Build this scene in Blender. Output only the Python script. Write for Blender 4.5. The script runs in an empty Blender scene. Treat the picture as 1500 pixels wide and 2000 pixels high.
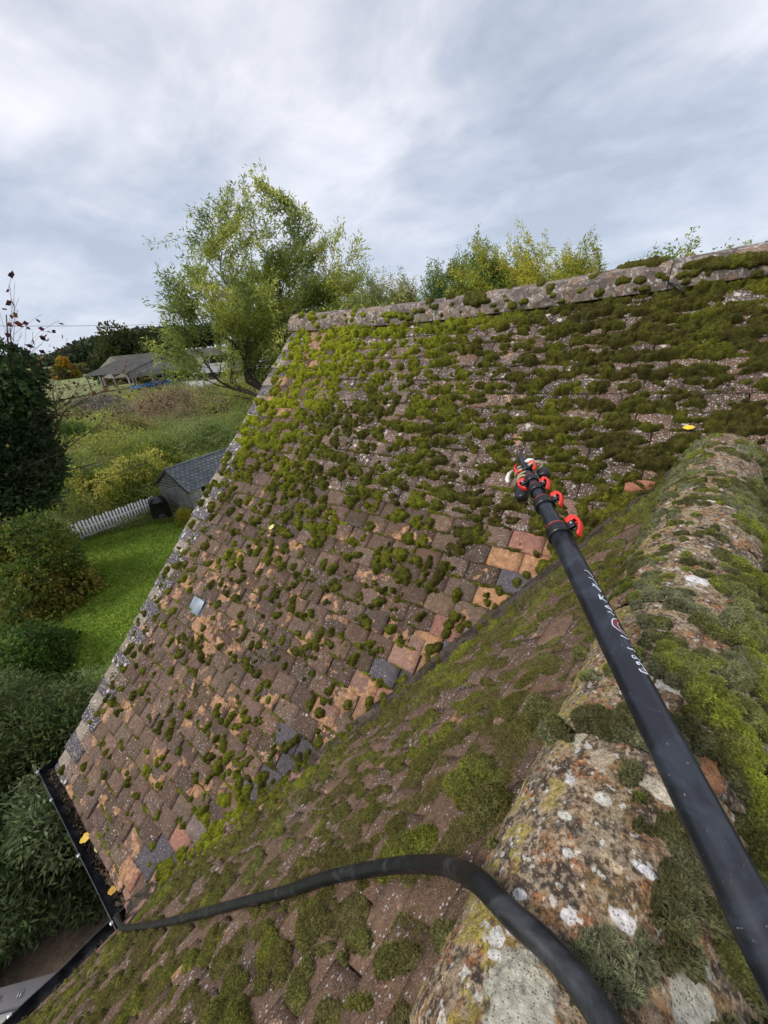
import bpy, math, random
import numpy as np
from mathutils import Vector, Matrix

sc = bpy.context.scene
D, COL = bpy.data, bpy.context.scene.collection
R_ = math.radians

# ------------------------------------------------------------------ camera
F_PX, PITCH, ROLL, YAW = 753.86, 0.43675, -0.09038, 0.68237
CAM = np.array([1.67358, 0.12261, 2.52827])
_F = np.array([-math.sin(YAW)*math.cos(PITCH), math.cos(YAW)*math.cos(PITCH), -math.sin(PITCH)])
_R0 = np.array([math.cos(YAW), math.sin(YAW), 0.0]); _U0 = np.cross(_R0, _F)
_R = _R0*math.cos(ROLL)+_U0*math.sin(ROLL); _U = -_R0*math.sin(ROLL)+_U0*math.cos(ROLL)
cam_d = D.cameras.new('camera'); cam = D.objects.new('camera', cam_d); COL.objects.link(cam)
cam_d.sensor_fit = 'HORIZONTAL'; cam_d.sensor_width = 36.0; cam_d.lens = 36.0*F_PX/1500.0
cam_d.clip_start = 0.02; cam_d.clip_end = 9000
cam.matrix_world = Matrix(((_R[0], _U[0], -_F[0], CAM[0]), (_R[1], _U[1], -_F[1], CAM[1]), (_R[2], _U[2], -_F[2], CAM[2]), (0, 0, 0, 1)))
sc.camera = cam

# ------------------------------------------------------------------ sky, sun, exposure
SUN_EL, SUN_AZ = R_(44), R_(208)       # azimuth clockwise from +Y
w = D.worlds.new('World'); sc.world = w; w.use_nodes = True
nt = w.node_tree; nt.nodes.clear()
N = nt.nodes.new; L = nt.links.new
out = N('ShaderNodeOutputWorld')
sky = N('ShaderNodeTexSky'); sky.sky_type = 'NISHITA'; sky.sun_disc = False
sky.sun_elevation = SUN_EL; sky.sun_rotation = SUN_AZ
bg1 = N('ShaderNodeBackground'); bg1.inputs[1].default_value = 0.10; L(sky.outputs[0], bg1.inputs[0])
tc = N('ShaderNodeTexCoord')
sep = N('ShaderNodeSeparateXYZ'); L(tc.outputs['Generated'], sep.inputs[0])
def mth(op, a=None, b=None, c=None):
    n = N('ShaderNodeMath'); n.operation = op
    for i, v in enumerate((a, b, c)):
        if v is None: continue
        if isinstance(v, (int, float)): n.inputs[i].default_value = v
        else: L(v, n.inputs[i])
    return n.outputs[0]
zc = mth('MAXIMUM', mth('ADD', sep.outputs[2], 0.28), 0.12)
cx_ = mth('DIVIDE', sep.outputs[0], zc); cy_ = mth('DIVIDE', sep.outputs[1], zc)
comb = N('ShaderNodeCombineXYZ'); L(cx_, comb.inputs[0]); L(cy_, comb.inputs[1])
mp = N('ShaderNodeMapping'); L(comb.outputs[0], mp.inputs[0])
mp.inputs['Rotation'].default_value = (0, 0, R_(-20)); mp.inputs['Scale'].default_value = (1.0, 1.2, 1); mp.inputs['Location'].default_value = (1.3, 4.45, 0.2)
def noise_w(scale, det, rough, dist):
    n = N('ShaderNodeTexNoise'); n.inputs['Scale'].default_value = scale; n.inputs['Detail'].default_value = det
    n.inputs['Roughness'].default_value = rough; n.inputs['Distortion'].default_value = dist; L(mp.outputs[0], n.inputs['Vector']); return n.outputs[0]
n1 = noise_w(0.9, 8, 0.52, 0.3); n2 = noise_w(2.6, 8, 0.55, 0.4)
mixn = mth('ADD', mth('MULTIPLY', n1, 0.68), mth('MULTIPLY', n2, 0.32))
ramp = N('ShaderNodeValToRGB'); L(mixn, ramp.inputs[0])
cr = ramp.color_ramp
cr.elements[0].position = 0.40; cr.elements[0].color = (0.30, 0.335, 0.41, 1)
cr.elements[1].position = 0.65; cr.elements[1].color = (0.76, 0.745, 0.785, 1)
for pos, c in ((0.45, (0.37, 0.41, 0.49)), (0.50, (0.47, 0.49, 0.55)), (0.56, (0.60, 0.605, 0.655))):
    e = cr.elements.new(pos); e.color = (*c, 1)
# brighter, thinner cloud just above the horizon
hz = N('ShaderNodeMapRange'); hz.inputs['From Min'].default_value = 0.0; hz.inputs['From Max'].default_value = 0.42
hz.inputs['To Min'].default_value = 0.0; hz.inputs['To Max'].default_value = 1.0; L(sep.outputs[2], hz.inputs[0])
hcol = N('ShaderNodeMix'); hcol.data_type = 'RGBA'; hcol.inputs[6].default_value = (0.40, 0.46, 0.57, 1)
mh = N('ShaderNodeMapRange'); mh.inputs['To Min'].default_value = 0.35; L(hz.outputs[0], mh.inputs[0])
L(mh.outputs[0], hcol.inputs[0]); L(ramp.outputs[0], hcol.inputs[7])
bg2 = N('ShaderNodeBackground'); bg2.inputs[1].default_value = 1.24; L(hcol.outputs[2], bg2.inputs[0])
mixs = N('ShaderNodeMixShader'); mixs.inputs[0].default_value = 0.9
L(bg1.outputs[0], mixs.inputs[1]); L(bg2.outputs[0], mixs.inputs[2]); L(mixs.outputs[0], out.inputs[0])
sl = D.lights.new('sun', 'SUN'); sl.energy = 2.0; sl.angle = R_(14); sl.color = (1, 0.96, 0.9)
so = D.objects.new('sun', sl); COL.objects.link(so)
sd = Vector((math.sin(SUN_AZ)*math.cos(SUN_EL), math.cos(SUN_AZ)*math.cos(SUN_EL), math.sin(SUN_EL)))
so.rotation_euler = sd.to_track_quat('Z', 'Y').to_euler()
vs = sc.view_settings; vs.view_transform = 'Standard'; vs.look = 'None'; vs.exposure = 0.34; vs.gamma = 1.0

# ------------------------------------------------------------------ helpers
def ray(px, py): return _F+_R*(px-750)/F_PX+_U*(1000-py)/F_PX      # a direction seen by the lens (measured from the photo)
def gz(px, py, z):                                                  # where it meets the level z
    d = ray(px, py); return CAM+d*(z-CAM[2])/d[2]
def at_depth(px, py, dep): return CAM+ray(px, py)*dep
def along(px, dist, py=700):                                        # ground point at a bearing and distance
    d = ray(px, py); d = d/np.hypot(d[0], d[1]); return np.array([CAM[0]+d[0]*dist, CAM[1]+d[1]*dist, GZ])
GZ = -4.8
def unit(v): v = np.asarray(v, float); return v/np.linalg.norm(v)

class Noise:
    def __init__(s, seed): s.t = np.random.RandomState(seed).rand(256, 256).astype(np.float32)
    def one(s, x, y):
        xi = np.floor(x).astype(int); yi = np.floor(y).astype(int); fx = x-xi; fy = y-yi
        fx = fx*fx*(3-2*fx); fy = fy*fy*(3-2*fy)
        a = s.t[xi & 255, yi & 255]; b = s.t[(xi+1) & 255, yi & 255]; c = s.t[xi & 255, (yi+1) & 255]; d = s.t[(xi+1) & 255, (yi+1) & 255]
        return (a*(1-fx)+b*fx)*(1-fy)+(c*(1-fx)+d*fx)*fy
    def __call__(s, x, y, size, octv=3, gain=0.5):
        r = 0; am = 1; tot = 0; x = np.asarray(x, float)/size; y = np.asarray(y, float)/size
        for i in range(octv):
            r = r+am*s.one(x+17.3*i, y+5.1*i); tot += am; am *= gain; x = x*2.03; y = y*2.03
        return r/tot
NZ = [Noise(100+i) for i in range(8)]
def sstep(a, b, x): t = np.clip((x-a)/(b-a), 0, 1); return t*t*(3-2*t)
def lerp(a, b, t): return a+(b-a)*t

def mesh(name, V, Fs, mat, parent=None, col=None, smooth=False, aux=None):
    V = np.asarray(V, np.float32).reshape(-1, 3)
    me = D.meshes.new(name)
    if isinstance(Fs, np.ndarray):
        n, k = Fs.shape; idx = Fs.astype(np.int32).ravel(); starts = (np.arange(n)*k).astype(np.int32); tot = np.full(n, k, np.int32)
    else:
        tot = np.array([len(f) for f in Fs], np.int32); idx = np.array([i for f in Fs for i in f], np.int32)
        starts = np.concatenate([[0], np.cumsum(tot)[:-1]]).astype(np.int32); n = len(Fs)
    me.vertices.add(len(V)); me.vertices.foreach_set('co', V.ravel())
    me.loops.add(len(idx)); me.loops.foreach_set('vertex_index', idx)
    me.polygons.add(n); me.polygons.foreach_set('loop_start', starts); me.polygons.foreach_set('loop_total', tot)
    if smooth: me.polygons.foreach_set('use_smooth', np.ones(n, bool))
    me.update(calc_edges=True)
    for nm, arr in (('Col', col), ('Aux', aux)):
        if arr is not None:
            arr = np.asarray(arr, np.float32)
            if arr.ndim == 1: arr = np.tile(arr, (len(V), 1))
            at = me.color_attributes.new(nm, 'FLOAT_COLOR', 'POINT')
            at.data.foreach_set('color', np.concatenate([arr, np.ones((len(arr), 1), np.float32)], 1).ravel())
    if mat: me.materials.append(mat)
    o = D.objects.new(name, me); COL.objects.link(o)
    if parent is not None: setp(o, parent)
    return o
def setp(o, parent):
    o.parent = parent
    t = parent.location if parent.parent is None else Vector((0, 0, 0))    # meshes keep world coordinates
    o.matrix_parent_inverse = Matrix.Translation(-t)
def tag(o, label=None, cat=None, group=None, kind=None):
    if label: o['label'] = label
    if cat: o['category'] = cat
    if group: o['group'] = group
    if kind: o['kind'] = kind
    return o
def empty(name, loc, label, cat, group=None):
    o = D.objects.new(name, None); COL.objects.link(o); o.location = tuple(map(float, loc)); o.empty_display_size = .2
    return tag(o, label, cat, group)

class MB:
    """collects simple solids into one mesh"""
    def __init__(s): s.V = []; s.F = []; s.n = 0
    def add(s, V, F):
        V = np.asarray(V, float).reshape(-1, 3); s.V.append(V); s.F += [tuple(i+s.n for i in f) for f in F]; s.n += len(V); return s
    def box(s, c, ax, half):      # centre, three axes, half sizes
        c = np.asarray(c, float); A = [np.asarray(a, float)*h for a, h in zip(ax, half)]
        P = [c+i*A[0]+j*A[1]+k*A[2] for i in (-1, 1) for j in (-1, 1) for k in (-1, 1)]
        return s.add(P, [(0, 1, 3, 2), (4, 6, 7, 5), (0, 4, 5, 1), (2, 3, 7, 6), (0, 2, 6, 4), (1, 5, 7, 3)])
    def bevbox(s, c, ax, half, b):
        c = np.asarray(c, float); ax = [np.asarray(a, float) for a in ax]; h = list(half)
        P = []; 
        prof = [(-h[0]+b, -h[1]), (h[0]-b, -h[1]), (h[0], -h[1]+b), (h[0], h[1]-b), (h[0]-b, h[1]), (-h[0]+b, h[1]), (-h[0], h[1]-b), (-h[0], -h[1]+b)]
        for z, k in ((-h[2], .0), (-h[2]+b, 1), (h[2]-b, 1), (h[2], .0)):
            f = 1 if k else 1-b/max(min(h[0], h[1]), 1e-6)
            for x, y in prof: P.append(c+ax[0]*x*f+ax[1]*y*f+ax[2]*z)
        F = [tuple(range(7, -1, -1)), tuple(range(24, 32))]
        for r in range(3):
            for i in range(8): j = (i+1) % 8; F.append((r*8+i, r*8+j, r*8+8+j, r*8+8+i))
        return s.add(P, F)
    def tube(s, P, r, k=8, cap=True):
        P = [np.asarray(p, float) for p in P]; n = len(P); r = r if hasattr(r, '__len__') else [r]*n
        V = []; F = []; up = None
        for i in range(n):
            t = unit(P[min(i+1, n-1)]-P[max(i-1, 0)])
            if up is None: up = np.cross(t, [0, 0, 1]) if abs(t[2]) < .9 else np.cross(t, [1, 0, 0])
            up = up-t*(up@t); up = unit(up); b = np.cross(t, up)
            for j in range(k): a = 2*math.pi*j/k; V.append(P[i]+(up*math.cos(a)+b*math.sin(a))*r[i])
        for i in range(n-1):
            for j in range(k): q = (j+1) % k; F.append((i*k+j, i*k+q, i*k+k+q, i*k+k+j))
        if cap: F.append(tuple(range(k-1, -1, -1))); F.append(tuple((n-1)*k+j for j in range(k)))
        return s.add(V, F)
    def ribbon(s, P, Wd):
        P = [np.asarray(p, float) for p in P]
        V = []; F = []
        for p, q in zip(P, Wd): V += [p-q, p+q]
        for i in range(len(P)-1): F.append((2*i, 2*i+1, 2*i+3, 2*i+2))
        return s.add(V, F)
    def build(s, name, mat, parent=None, smooth=False, col=None): return mesh(name, np.concatenate(s.V), s.F, mat, parent, col, smooth)
def curve_pts(P, m):           # Catmull-Rom through points
    P = [np.asarray(p, float) for p in P]; out = []
    Q = [2*P[0]-P[1]]+P+[2*P[-1]-P[-2]]
    for i in range(1, len(Q)-2):
        for k in range(m):
            t = k/m; a, b, c, d = Q[i-1], Q[i], Q[i+1], Q[i+2]
            out.append(0.5*((2*b)+(-a+c)*t+(2*a-5*b+4*c-d)*t*t+(-a+3*b-3*c+d)*t**3))
    out.append(P[-1]); return out

# ------------------------------------------------------------------ materials
def new_mat(name):
    m = D.materials.new(name); m.use_nodes = True; t = m.node_tree; b = t.nodes['Principled BSDF']; return m, t, b
class G:
    """tiny node graph helper"""
    def __init__(s, t): s.t = t; s.co = t.nodes.new('ShaderNodeTexCoord').outputs['Object']
    def n(s, ty, **k):
        x = s.t.nodes.new(ty)
        for a, v in k.items(): setattr(x, a, v)
        return x
    def link(s, a, b): s.t.links.new(a, b)
    def put(s, sock, v):
        if isinstance(v, (int, float)): sock.default_value = v
        elif isinstance(v, tuple): sock.default_value = v if len(v) == 4 or sock.type == 'VECTOR' else (*v, 1)
        else: s.link(v, sock)
    def noise(s, scale, det=3, rough=.5, dist=0, vec=None):
        x = s.n('ShaderNodeTexNoise'); x.inputs['Scale'].default_value = scale; x.inputs['Detail'].default_value = det
        x.inputs['Roughness'].default_value = rough; x.inputs['Distortion'].default_value = dist; s.link(vec or s.co, x.inputs['Vector']); return x.outputs[0]
    def voro(s, scale, vec=None, feat='F1'):
        x = s.n('ShaderNodeTexVoronoi', feature=feat); x.inputs['Scale'].default_value = scale; s.link(vec or s.co, x.inputs['Vector']); return x.outputs['Distance'], x.outputs['Color']
    def m(s, op, a, b=0.0, c=0.0):
        x = s.n('ShaderNodeMath', operation=op); s.put(x.inputs[0], a); s.put(x.inputs[1], b)
        if op in ('MULTIPLY_ADD',): s.put(x.inputs[2], c)
        return x.outputs[0]
    def rng(s, v, a, b, c=0., d=1.):
        x = s.n('ShaderNodeMapRange'); s.put(x.inputs[0], v)
        for i, q in enumerate((a, b, c, d)): s.put(x.inputs[i+1], q)
        return x.outputs[0]
    def mix(s, f, a, b, mode='MIX'):
        x = s.n('ShaderNodeMix', data_type='RGBA', blend_type=mode); s.put(x.inputs[0], f); s.put(x.inputs[6], a); s.put(x.inputs[7], b); return x.outputs[2]
    def attr(s, nm):
        x = s.n('ShaderNodeAttribute', attribute_name=nm); y = s.n('ShaderNodeSeparateColor'); s.link(x.outputs['Color'], y.inputs[0]); return x.outputs['Color'], y.outputs
    def bump(s, h, strength, dist, prev=None):
        x = s.n('ShaderNodeBump'); x.inputs['Strength'].default_value = strength; x.inputs['Distance'].default_value = dist; s.link(h, x.inputs['Height'])
        if prev is not None: s.link(prev, x.inputs['Normal'])
        return x.outputs[0]
def plain(name, col, rough=.6, metal=0, var=0.15, scale=30, bump=0.0, bs=200):
    m, t, b = new_mat(name); g = G(t)
    c = g.mix(1.0, (*col, 1), g.n('ShaderNodeCombineColor').outputs[0], 'MULTIPLY') if False else None
    nz = g.noise(scale, 4); v = g.rng(nz, .25, .75, 1-var, 1+var)
    h = g.n('ShaderNodeHueSaturation'); g.put(h.inputs['Color'], (*col, 1)); g.put(h.inputs['Value'], v)
    g.link(h.outputs[0], b.inputs['Base Color']); b.inputs['Roughness'].default_value = rough; b.inputs['Metallic'].default_value = metal
    if bump: g.link(g.bump(g.noise(bs, 4), bump, .003), b.inputs['Normal'])
    return m

def tile_mat(name='weathered clay tile', speck=1.0):
    m, t, b = new_mat(name); g = G(t)
    base, _ = g.attr('Col'); _, ax = g.attr('Aux')
    nbig = g.noise(11, 4, .55, .4); nm = g.noise(45, 5, .6); nf = g.noise(260, 3, .6); ng = g.noise(620, 2, .5)
    om = g.rng(g.m('ADD', g.m('ADD', nbig, g.m('MULTIPLY', nm, .25)), ax[0]), .755, .80)
    ocol = g.mix(g.rng(nm, .3, .7), (.30, .145, .07, 1), (.44, .255, .14, 1))
    c = g.mix(om, base, ocol)
    c = g.mix(g.rng(g.noise(5, 3), .48, .62, 0, .35), c, (.055, .047, .043, 1))
    v = g.m('MULTIPLY', g.rng(nm, .25, .75, .68, 1.32), g.rng(nf, .25, .75, .58, 1.5))
    h = g.n('ShaderNodeHueSaturation'); g.link(c, h.inputs['Color']); g.link(v, h.inputs['Value']); c = h.outputs[0]
    # sandy grit
    gd, gc = g.voro(420); gsel = g.n('ShaderNodeSeparateColor'); g.link(gc, gsel.inputs[0])
    gm = g.m('MULTIPLY', g.rng(gsel.outputs[0], .78, .84), g.rng(gd, .45, .3)); c = g.mix(g.m('MULTIPLY', gm, .55), c, (.42, .34, .27, 1))
    # dark pits
    c = g.mix(g.rng(g.noise(130, 3, .6), .60, .70, 0, .7), c, (.03, .025, .02, 1))
    # lichen: small crusts and larger discs with a ragged rim
    def lich(scale, thr, amount, col, c, ragged):
        vec = g.n('ShaderNodeVectorMath', operation='ADD'); g.link(g.co, vec.inputs[0])
        nn = g.n('ShaderNodeTexNoise'); nn.inputs['Scale'].default_value = scale*3; g.link(g.co, nn.inputs['Vector'])
        sc_ = g.n('ShaderNodeVectorMath', operation='SCALE'); g.link(nn.outputs['Color'], sc_.inputs[0]); sc_.inputs['Scale'].default_value = ragged
        g.link(sc_.outputs[0], vec.inputs[1])
        d, cc = g.voro(scale, vec.outputs[0]); s2 = g.n('ShaderNodeSeparateColor'); g.link(cc, s2.inputs[0])
        rad = g.m('MULTIPLY', g.rng(g.m('ADD', s2.outputs[0], amount), thr, thr+.35), .40)
        mk = g.rng(g.m('SUBTRACT', rad, d), 0.0, .06)
        return g.mix(g.m('MULTIPLY', mk, .9), c, col)
    am = g.m('MULTIPLY', ax[1], .5)
    c = lich(26, .90, am, (.60, .55, .47, 1), c, .018)
    c = lich(85, .80, am, (.55, .52, .50, 1), c, .007)
    c = lich(180, .72, g.m('MULTIPLY', ax[1], .65), (.55, .53, .52, 1), c, .003)
    g.link(c, b.inputs['Base Color']); b.inputs['Roughness'].default_value = .93; b.inputs['Specular IOR Level'].default_value = .25
    n1 = g.bump(g.noise(30, 5, .65), .9, .007); n2 = g.bump(g.noise(260, 4, .65), 1.0, .0035, n1)
    g.link(n2, b.inputs['Normal'])
    return m
def vcol_mat(name, rough=.95, vs=(220, .35), b1=(300, .8, .002), spec=.2, extra=None):
    m, t, b = new_mat(name); g = G(t)
    base, _ = g.attr('Col')
    v = g.rng(g.noise(vs[0], 4, .62), .28, .72, 1-vs[1], 1+vs[1])
    h = g.n('ShaderNodeHueSaturation'); g.link(base, h.inputs['Color']); g.link(v, h.inputs['Value']); c = h.outputs[0]
    if extra: c = extra(g, c)
    g.link(c, b.inputs['Base Color']); b.inputs['Roughness'].default_value = rough; b.inputs['Specular IOR Level'].default_value = spec
    if b1: g.link(g.bump(g.noise(b1[0], 4, .65), b1[1], b1[2]), b.inputs['Normal'])
    return m
def moss_extra(g, c):
    d, cc = g.voro(330)
    c = g.mix(g.rng(d, .25, .75, 0, .75), c, (.018, .016, .008, 1))  # dark crevices between cells: shade painted into the moss colour
    c = g.mix(g.rng(g.noise(520, 2), .60, .74, 0, .55), c, (.30, .30, .10, 1), 'MIX')
    return c
M_TILE = tile_mat()
def ridge_extra(g, c):
    d, cc = g.voro(520); s2 = g.n('ShaderNodeSeparateColor'); g.link(cc, s2.inputs[0])
    c = g.mix(g.m('MULTIPLY', g.rng(s2.outputs[0], .74, .80), g.rng(d, .5, .3, 0, .6)), c, (.45, .34, .24, 1))
    c = g.mix(g.m('MULTIPLY', g.rng(s2.outputs[1], .72, .78), g.rng(d, .5, .3, 0, .7)), c, (.03, .025, .022, 1))
    return g.mix(g.rng(g.noise(90, 4, .6), .55, .68, 0, .6), c, (.05, .042, .036, 1))
M_RIDGE = vcol_mat('ridge clay', .95, (170, .38), (240, 1.0, .0028), .2, ridge_extra)
M_MOSS = vcol_mat('moss', 1.0, (160, .5), (300, 1.0, .005), .05, moss_extra)
def leaf_mat(name, trans=.35, rough=.6, spec=.3):
    m, t, b = new_mat(name); g = G(t); base, _ = g.attr('Col')
    tr = g.n('ShaderNodeBsdfTranslucent'); g.link(base, tr.inputs[0]); g.link(base, b.inputs['Base Color'])
    b.inputs['Roughness'].default_value = rough; b.inputs['Specular IOR Level'].default_value = spec
    mx = g.n('ShaderNodeMixShader'); mx.inputs[0].default_value = trans
    g.link(b.outputs[0], mx.inputs[1]); g.link(tr.outputs[0], mx.inputs[2]); g.link(mx.outputs[0], t.nodes['Material Output'].inputs[0])
    return m
M_LEAF = leaf_mat('leaves', .5)
M_FUZZ = leaf_mat('moss shoots', .3, .8, .1)
M_BARK = plain('bark', (.075, .06, .045), .95, 0, .4, 8, .6, 30)
M_TWIG = plain('twig', (.09, .065, .05), .9, 0, .3, 8)
M_BLACK = plain('black plastic', (.008, .008, .01), .35, 0, .3, 9)
def gutter_mat():
    m, t, b = new_mat('black gutter'); g = G(t)
    c = g.mix(g.rng(g.noise(14, 5, .6), .45, .7), (.012, .013, .017, 1), (.06, .065, .075, 1))
    g.link(c, b.inputs['Base Color']); b.inputs['Roughness'].default_value = .38; return m
M_GUT = gutter_mat()
M_WHITE = plain('white paint', (.75, .76, .76), .5, 0, .08, 6)
M_GREYMETAL = plain('grey metal', (.45, .46, .48), .35, .9, .1, 20)
M_RED = plain('red plastic', (.75, .035, .022), .35, 0, .1, 30)

# ------------------------------------------------------------------ ground, lawn, field
def ground_h(x, y):
    r = np.hypot(x, y)
    h = (NZ[0](x, y, 9, 3)-.5)*.25*sstep(14, 30, r)+(NZ[1](x, y, 260, 2)-.5)*4*sstep(240, 800, r)
    return h+sstep(110, 300, r)*2.2*np.clip(np.cos(np.arctan2(y, x)-R_(160)), 0, 1)
def ground():
    rs = np.concatenate([[0], np.geomspace(1.2, 4200, 110)]); na = 160
    V = [(0, 0, GZ)]
    for r in rs[1:]:
        a = np.arange(na)*2*math.pi/na
        x = r*np.cos(a); y = r*np.sin(a)
        h = ground_h(x, y)
        V += list(zip(x, y, GZ+h))
    F = [(0, 1+i, 1+(i+1) % na) for i in range(na)]
    for k in range(len(rs)-2):
        b = 1+k*na
        F += [(b+i, b+na+i, b+na+(i+1) % na, b+(i+1) % na) for i in range(na)]
    m, t, b = new_mat('rough ground'); g = G(t)
    n1 = g.noise(.05, 5, .6); n2 = g.noise(.8, 5, .6); n3 = g.noise(9, 4, .6)
    c = g.mix(g.rng(n1, .38, .62), (.10, .135, .035, 1), (.21, .21, .07, 1))
    c = g.mix(g.rng(n2, .45, .65, 0, .6), c, (.075, .11, .028, 1))
    c = g.mix(g.rng(n3, .5, .7, 0, .5), c, (.20, .19, .09, 1))
    gm = g.n('ShaderNodeSeparateXYZ'); g.link(g.co, gm.inputs[0])
    dist = g.m('SQRT', g.m('ADD', g.m('MULTIPLY', gm.outputs[0], gm.outputs[0]), g.m('MULTIPLY', gm.outputs[1], gm.outputs[1])))
    c = g.mix(g.rng(dist, 9.0, 6.5), c, g.mix(g.rng(g.noise(3, 5, .7), .4, .6), (.045, .032, .022, 1), (.10, .07, .045, 1)))
    g.link(c, b.inputs['Base Color']); b.inputs['Roughness'].default_value = 1
    g.link(g.bump(n3, .6, .05), b.inputs['Normal'])
    o = mesh('ground', V, F, m, smooth=True); tag(o, 'rough grassy ground spreading to the horizon', kind='structure')
ground()
LAWN = [gz(*q, GZ)[:2] for q in ((165, 1072), (320, 1010), (372, 1003))]
def lawn():
    P = [(-18.9, 2.9), (-17.2, 6.3), (-15.6, 7.4), (-9, 10.5), (-4, 8), (-4.2, 2.2), (-8.6, .4), (-12.5, .9)]
    # triangulated fine sheet inside the polygon
    V = [(x, y, GZ+.10) for x, y in P]
    m, t, b = new_mat('mown lawn'); g = G(t)
    vec = g.n('ShaderNodeMapping'); g.link(g.co, vec.inputs[0]); vec.inputs['Rotation'].default_value = (0, 0, R_(27)); vec.inputs['Scale'].default_value = (1, .12, 1)
    n1 = g.noise(1.1, 6, .65); n2 = g.noise(11, 5, .75); st = g.noise(9, 3, .6, 0, vec.outputs[0])
    c = g.mix(g.rng(n1, .35, .65), (.085, .150, .005, 1), (.155, .225, .010, 1))
    c = g.mix(g.rng(st, .42, .62, 0, .45), c, (.20, .26, .02, 1)); c = g.mix(g.rng(n2, .45, .7, 0, .7), c, (.045, .085, .010, 1))
    g.link(c, b.inputs['Base Color']); b.inputs['Roughness'].default_value = .95; g.link(g.bump(n2, .8, .03), b.inputs['Normal'])
    o = mesh('lawn', V, [tuple(range(len(P)))[::-1]], m)
    if o.data.polygons[0].normal.z < 0: o.data.flip_normals()
    tag(o, 'bright green mown lawn behind the house', kind='structure')
lawn()

# ------------------------------------------------------------------ the house
A, B_, DL = 0.746155, 0.868984, -0.061905
XG, GX, LS, ZN = -1.3275, -0.02037, 3.93, 1.999
ca, sa, ta = math.cos(A), math.sin(A), math.tan(A)
cb, sb, tb = math.cos(B_), math.sin(B_), math.tan(B_)
W = np.array((math.sin(DL), -math.cos(DL), 0.)); Nn = np.array((math.cos(DL), math.sin(DL), 0.))   # wing: towards the camera, to the right
ZUP = np.array((0, 0, 1.))
NM = np.array((0, -sa, ca)); NW = -Nn*sb+ZUP*cb; NWR = Nn*sb+ZUP*cb
XR = ZN/tb; SW = ZN/sb                               # wing ridge offset along Nn, slope length
def sag(x, s): return -.055*np.clip(1-((x-.35)/1.9)**2, 0, 1)*np.clip(s/LS, 0, 1)**2
def P_main(x, s, h):
    x = np.asarray(x, float); s = np.asarray(s, float); h = np.asarray(h, float)
    xx = x+GX*s
    return np.stack([xx, s*ca-h*sa, s*sa+h*ca+sag(x, s)], -1)
def P_wing(t, s, h):
    t, s, h = np.broadcast_arrays(np.asarray(t, float), np.asarray(s, float), np.asarray(h, float))
    return t[..., None]*W+(s*cb)[..., None]*Nn+(s*sb)[..., None]*ZUP+h[..., None]*NW
def P_wingr(t, s, h):
    t, s, h = np.broadcast_arrays(np.asarray(t, float), np.asarray(s, float), np.asarray(h, float))
    return t[..., None]*W+(2*XR-s*cb)[..., None]*Nn+(s*sb)[..., None]*ZUP+h[..., None]*NWR
def valley_side(P):     # >0 where a point of the main slope lies above the wing (visible)
    n = P@Nn; zw = np.where(n < XR, n*tb, (2*XR-n)*tb); return P[..., 2]-zw
GAUGE, TW = .100, .152
rng = np.random.RandomState(5)

house = empty('house', (0, 3, GZ), 'brick house with steep moss-grown clay tile roof, wing and black gutters', 'house')
def tiles(name, Pf, u0, u1, ncourse, colfn, skip, seed, parent, label=None):
    r = np.random.RandomState(seed)
    Vs, Fs, Cs, As = [], [], [], []; n0 = 0
    nu, nv = 6, 5
    for k in range(-1, ncourse):
        s0 = k*GAUGE+(GAUGE*.55 if k == -1 else 0)
        off = (k % 2)*TW/2+r.uniform(-.006, .006)
        i = 0; u = u0
        cuts = [u0]
        x = u0+(TW if k % 2 == 0 else TW*1.5)
        while x < u1: cuts.append(x+r.uniform(-.003, .003)); x += TW
        cuts.append(u1)
        for j in range(len(cuts)-1):
            a, b2 = cuts[j]+.0022, cuts[j+1]-.0022
            if b2-a < .03: continue
            cu = (a+b2)/2
            if skip(cu, s0): continue
            dh = r.uniform(-.0015, .005)+(.007 if r.rand() < .06 else 0); tw = r.uniform(-.006, .006); ds = r.uniform(-.006, .006); sk = r.uniform(-.006, .006)
            uu = np.linspace(a, b2, nu); vv = np.array([0, .012, .045, .085, .16])
            Ug, Vg = np.meshgrid(uu, vv)
            fr = (Ug-cu)/(b2-a)
            top = .023-.11*Vg+dh+tw*fr+.0016*(1-4*fr**2)
            jit = r.uniform(-.0016, .0016, nu); jit[0] += r.choice([0, 0, 0, .006]); jit[-1] += r.choice([0, 0, 0, .006])
            Sg = s0+Vg+ds+sk*fr*1.0; Sg[0] += jit; top[0] -= .0015
            topP = Pf(Ug, Sg, top).reshape(-1, 3)
            bot = Pf(uu, s0+ds+sk*fr[0]+jit+.001, top[0]-.0145)          # tail face bottom
            sideL = Pf(np.full(nv, a), Sg[:, 0], top[:, 0]-.0115); sideR = Pf(np.full(nv, b2), Sg[:, -1], top[:, -1]-.0115)
            V = np.concatenate([topP, bot, sideL, sideR]); F = []
            for p in range(nv-1):
                for q in range(nu-1): F.append((p*nu+q, p*nu+q+1, (p+1)*nu+q+1, (p+1)*nu+q))
            bb = nu*nv
            for q in range(nu-1): F.append((bb+q, bb+q+1, q+1, q))
            l = bb+nu
            for p in range(nv-1): F.append((l+p, p*nu, (p+1)*nu, l+p+1)); F.append((p*nu+nu-1, l+nv+p, l+nv+p+1, (p+1)*nu+nu-1))
            Vs.append(V); Fs.append(np.array(F)+n0); n0 += len(V)
            c, ax = colfn(cu, s0, j, k, r)
            Cs.append(np.tile(c, (len(V), 1))); As.append(np.tile(ax, (len(V), 1)))
    return mesh(name, np.concatenate(Vs), np.concatenate(Fs), M_TILE, parent, np.concatenate(Cs), False, np.concatenate(As))
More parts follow.
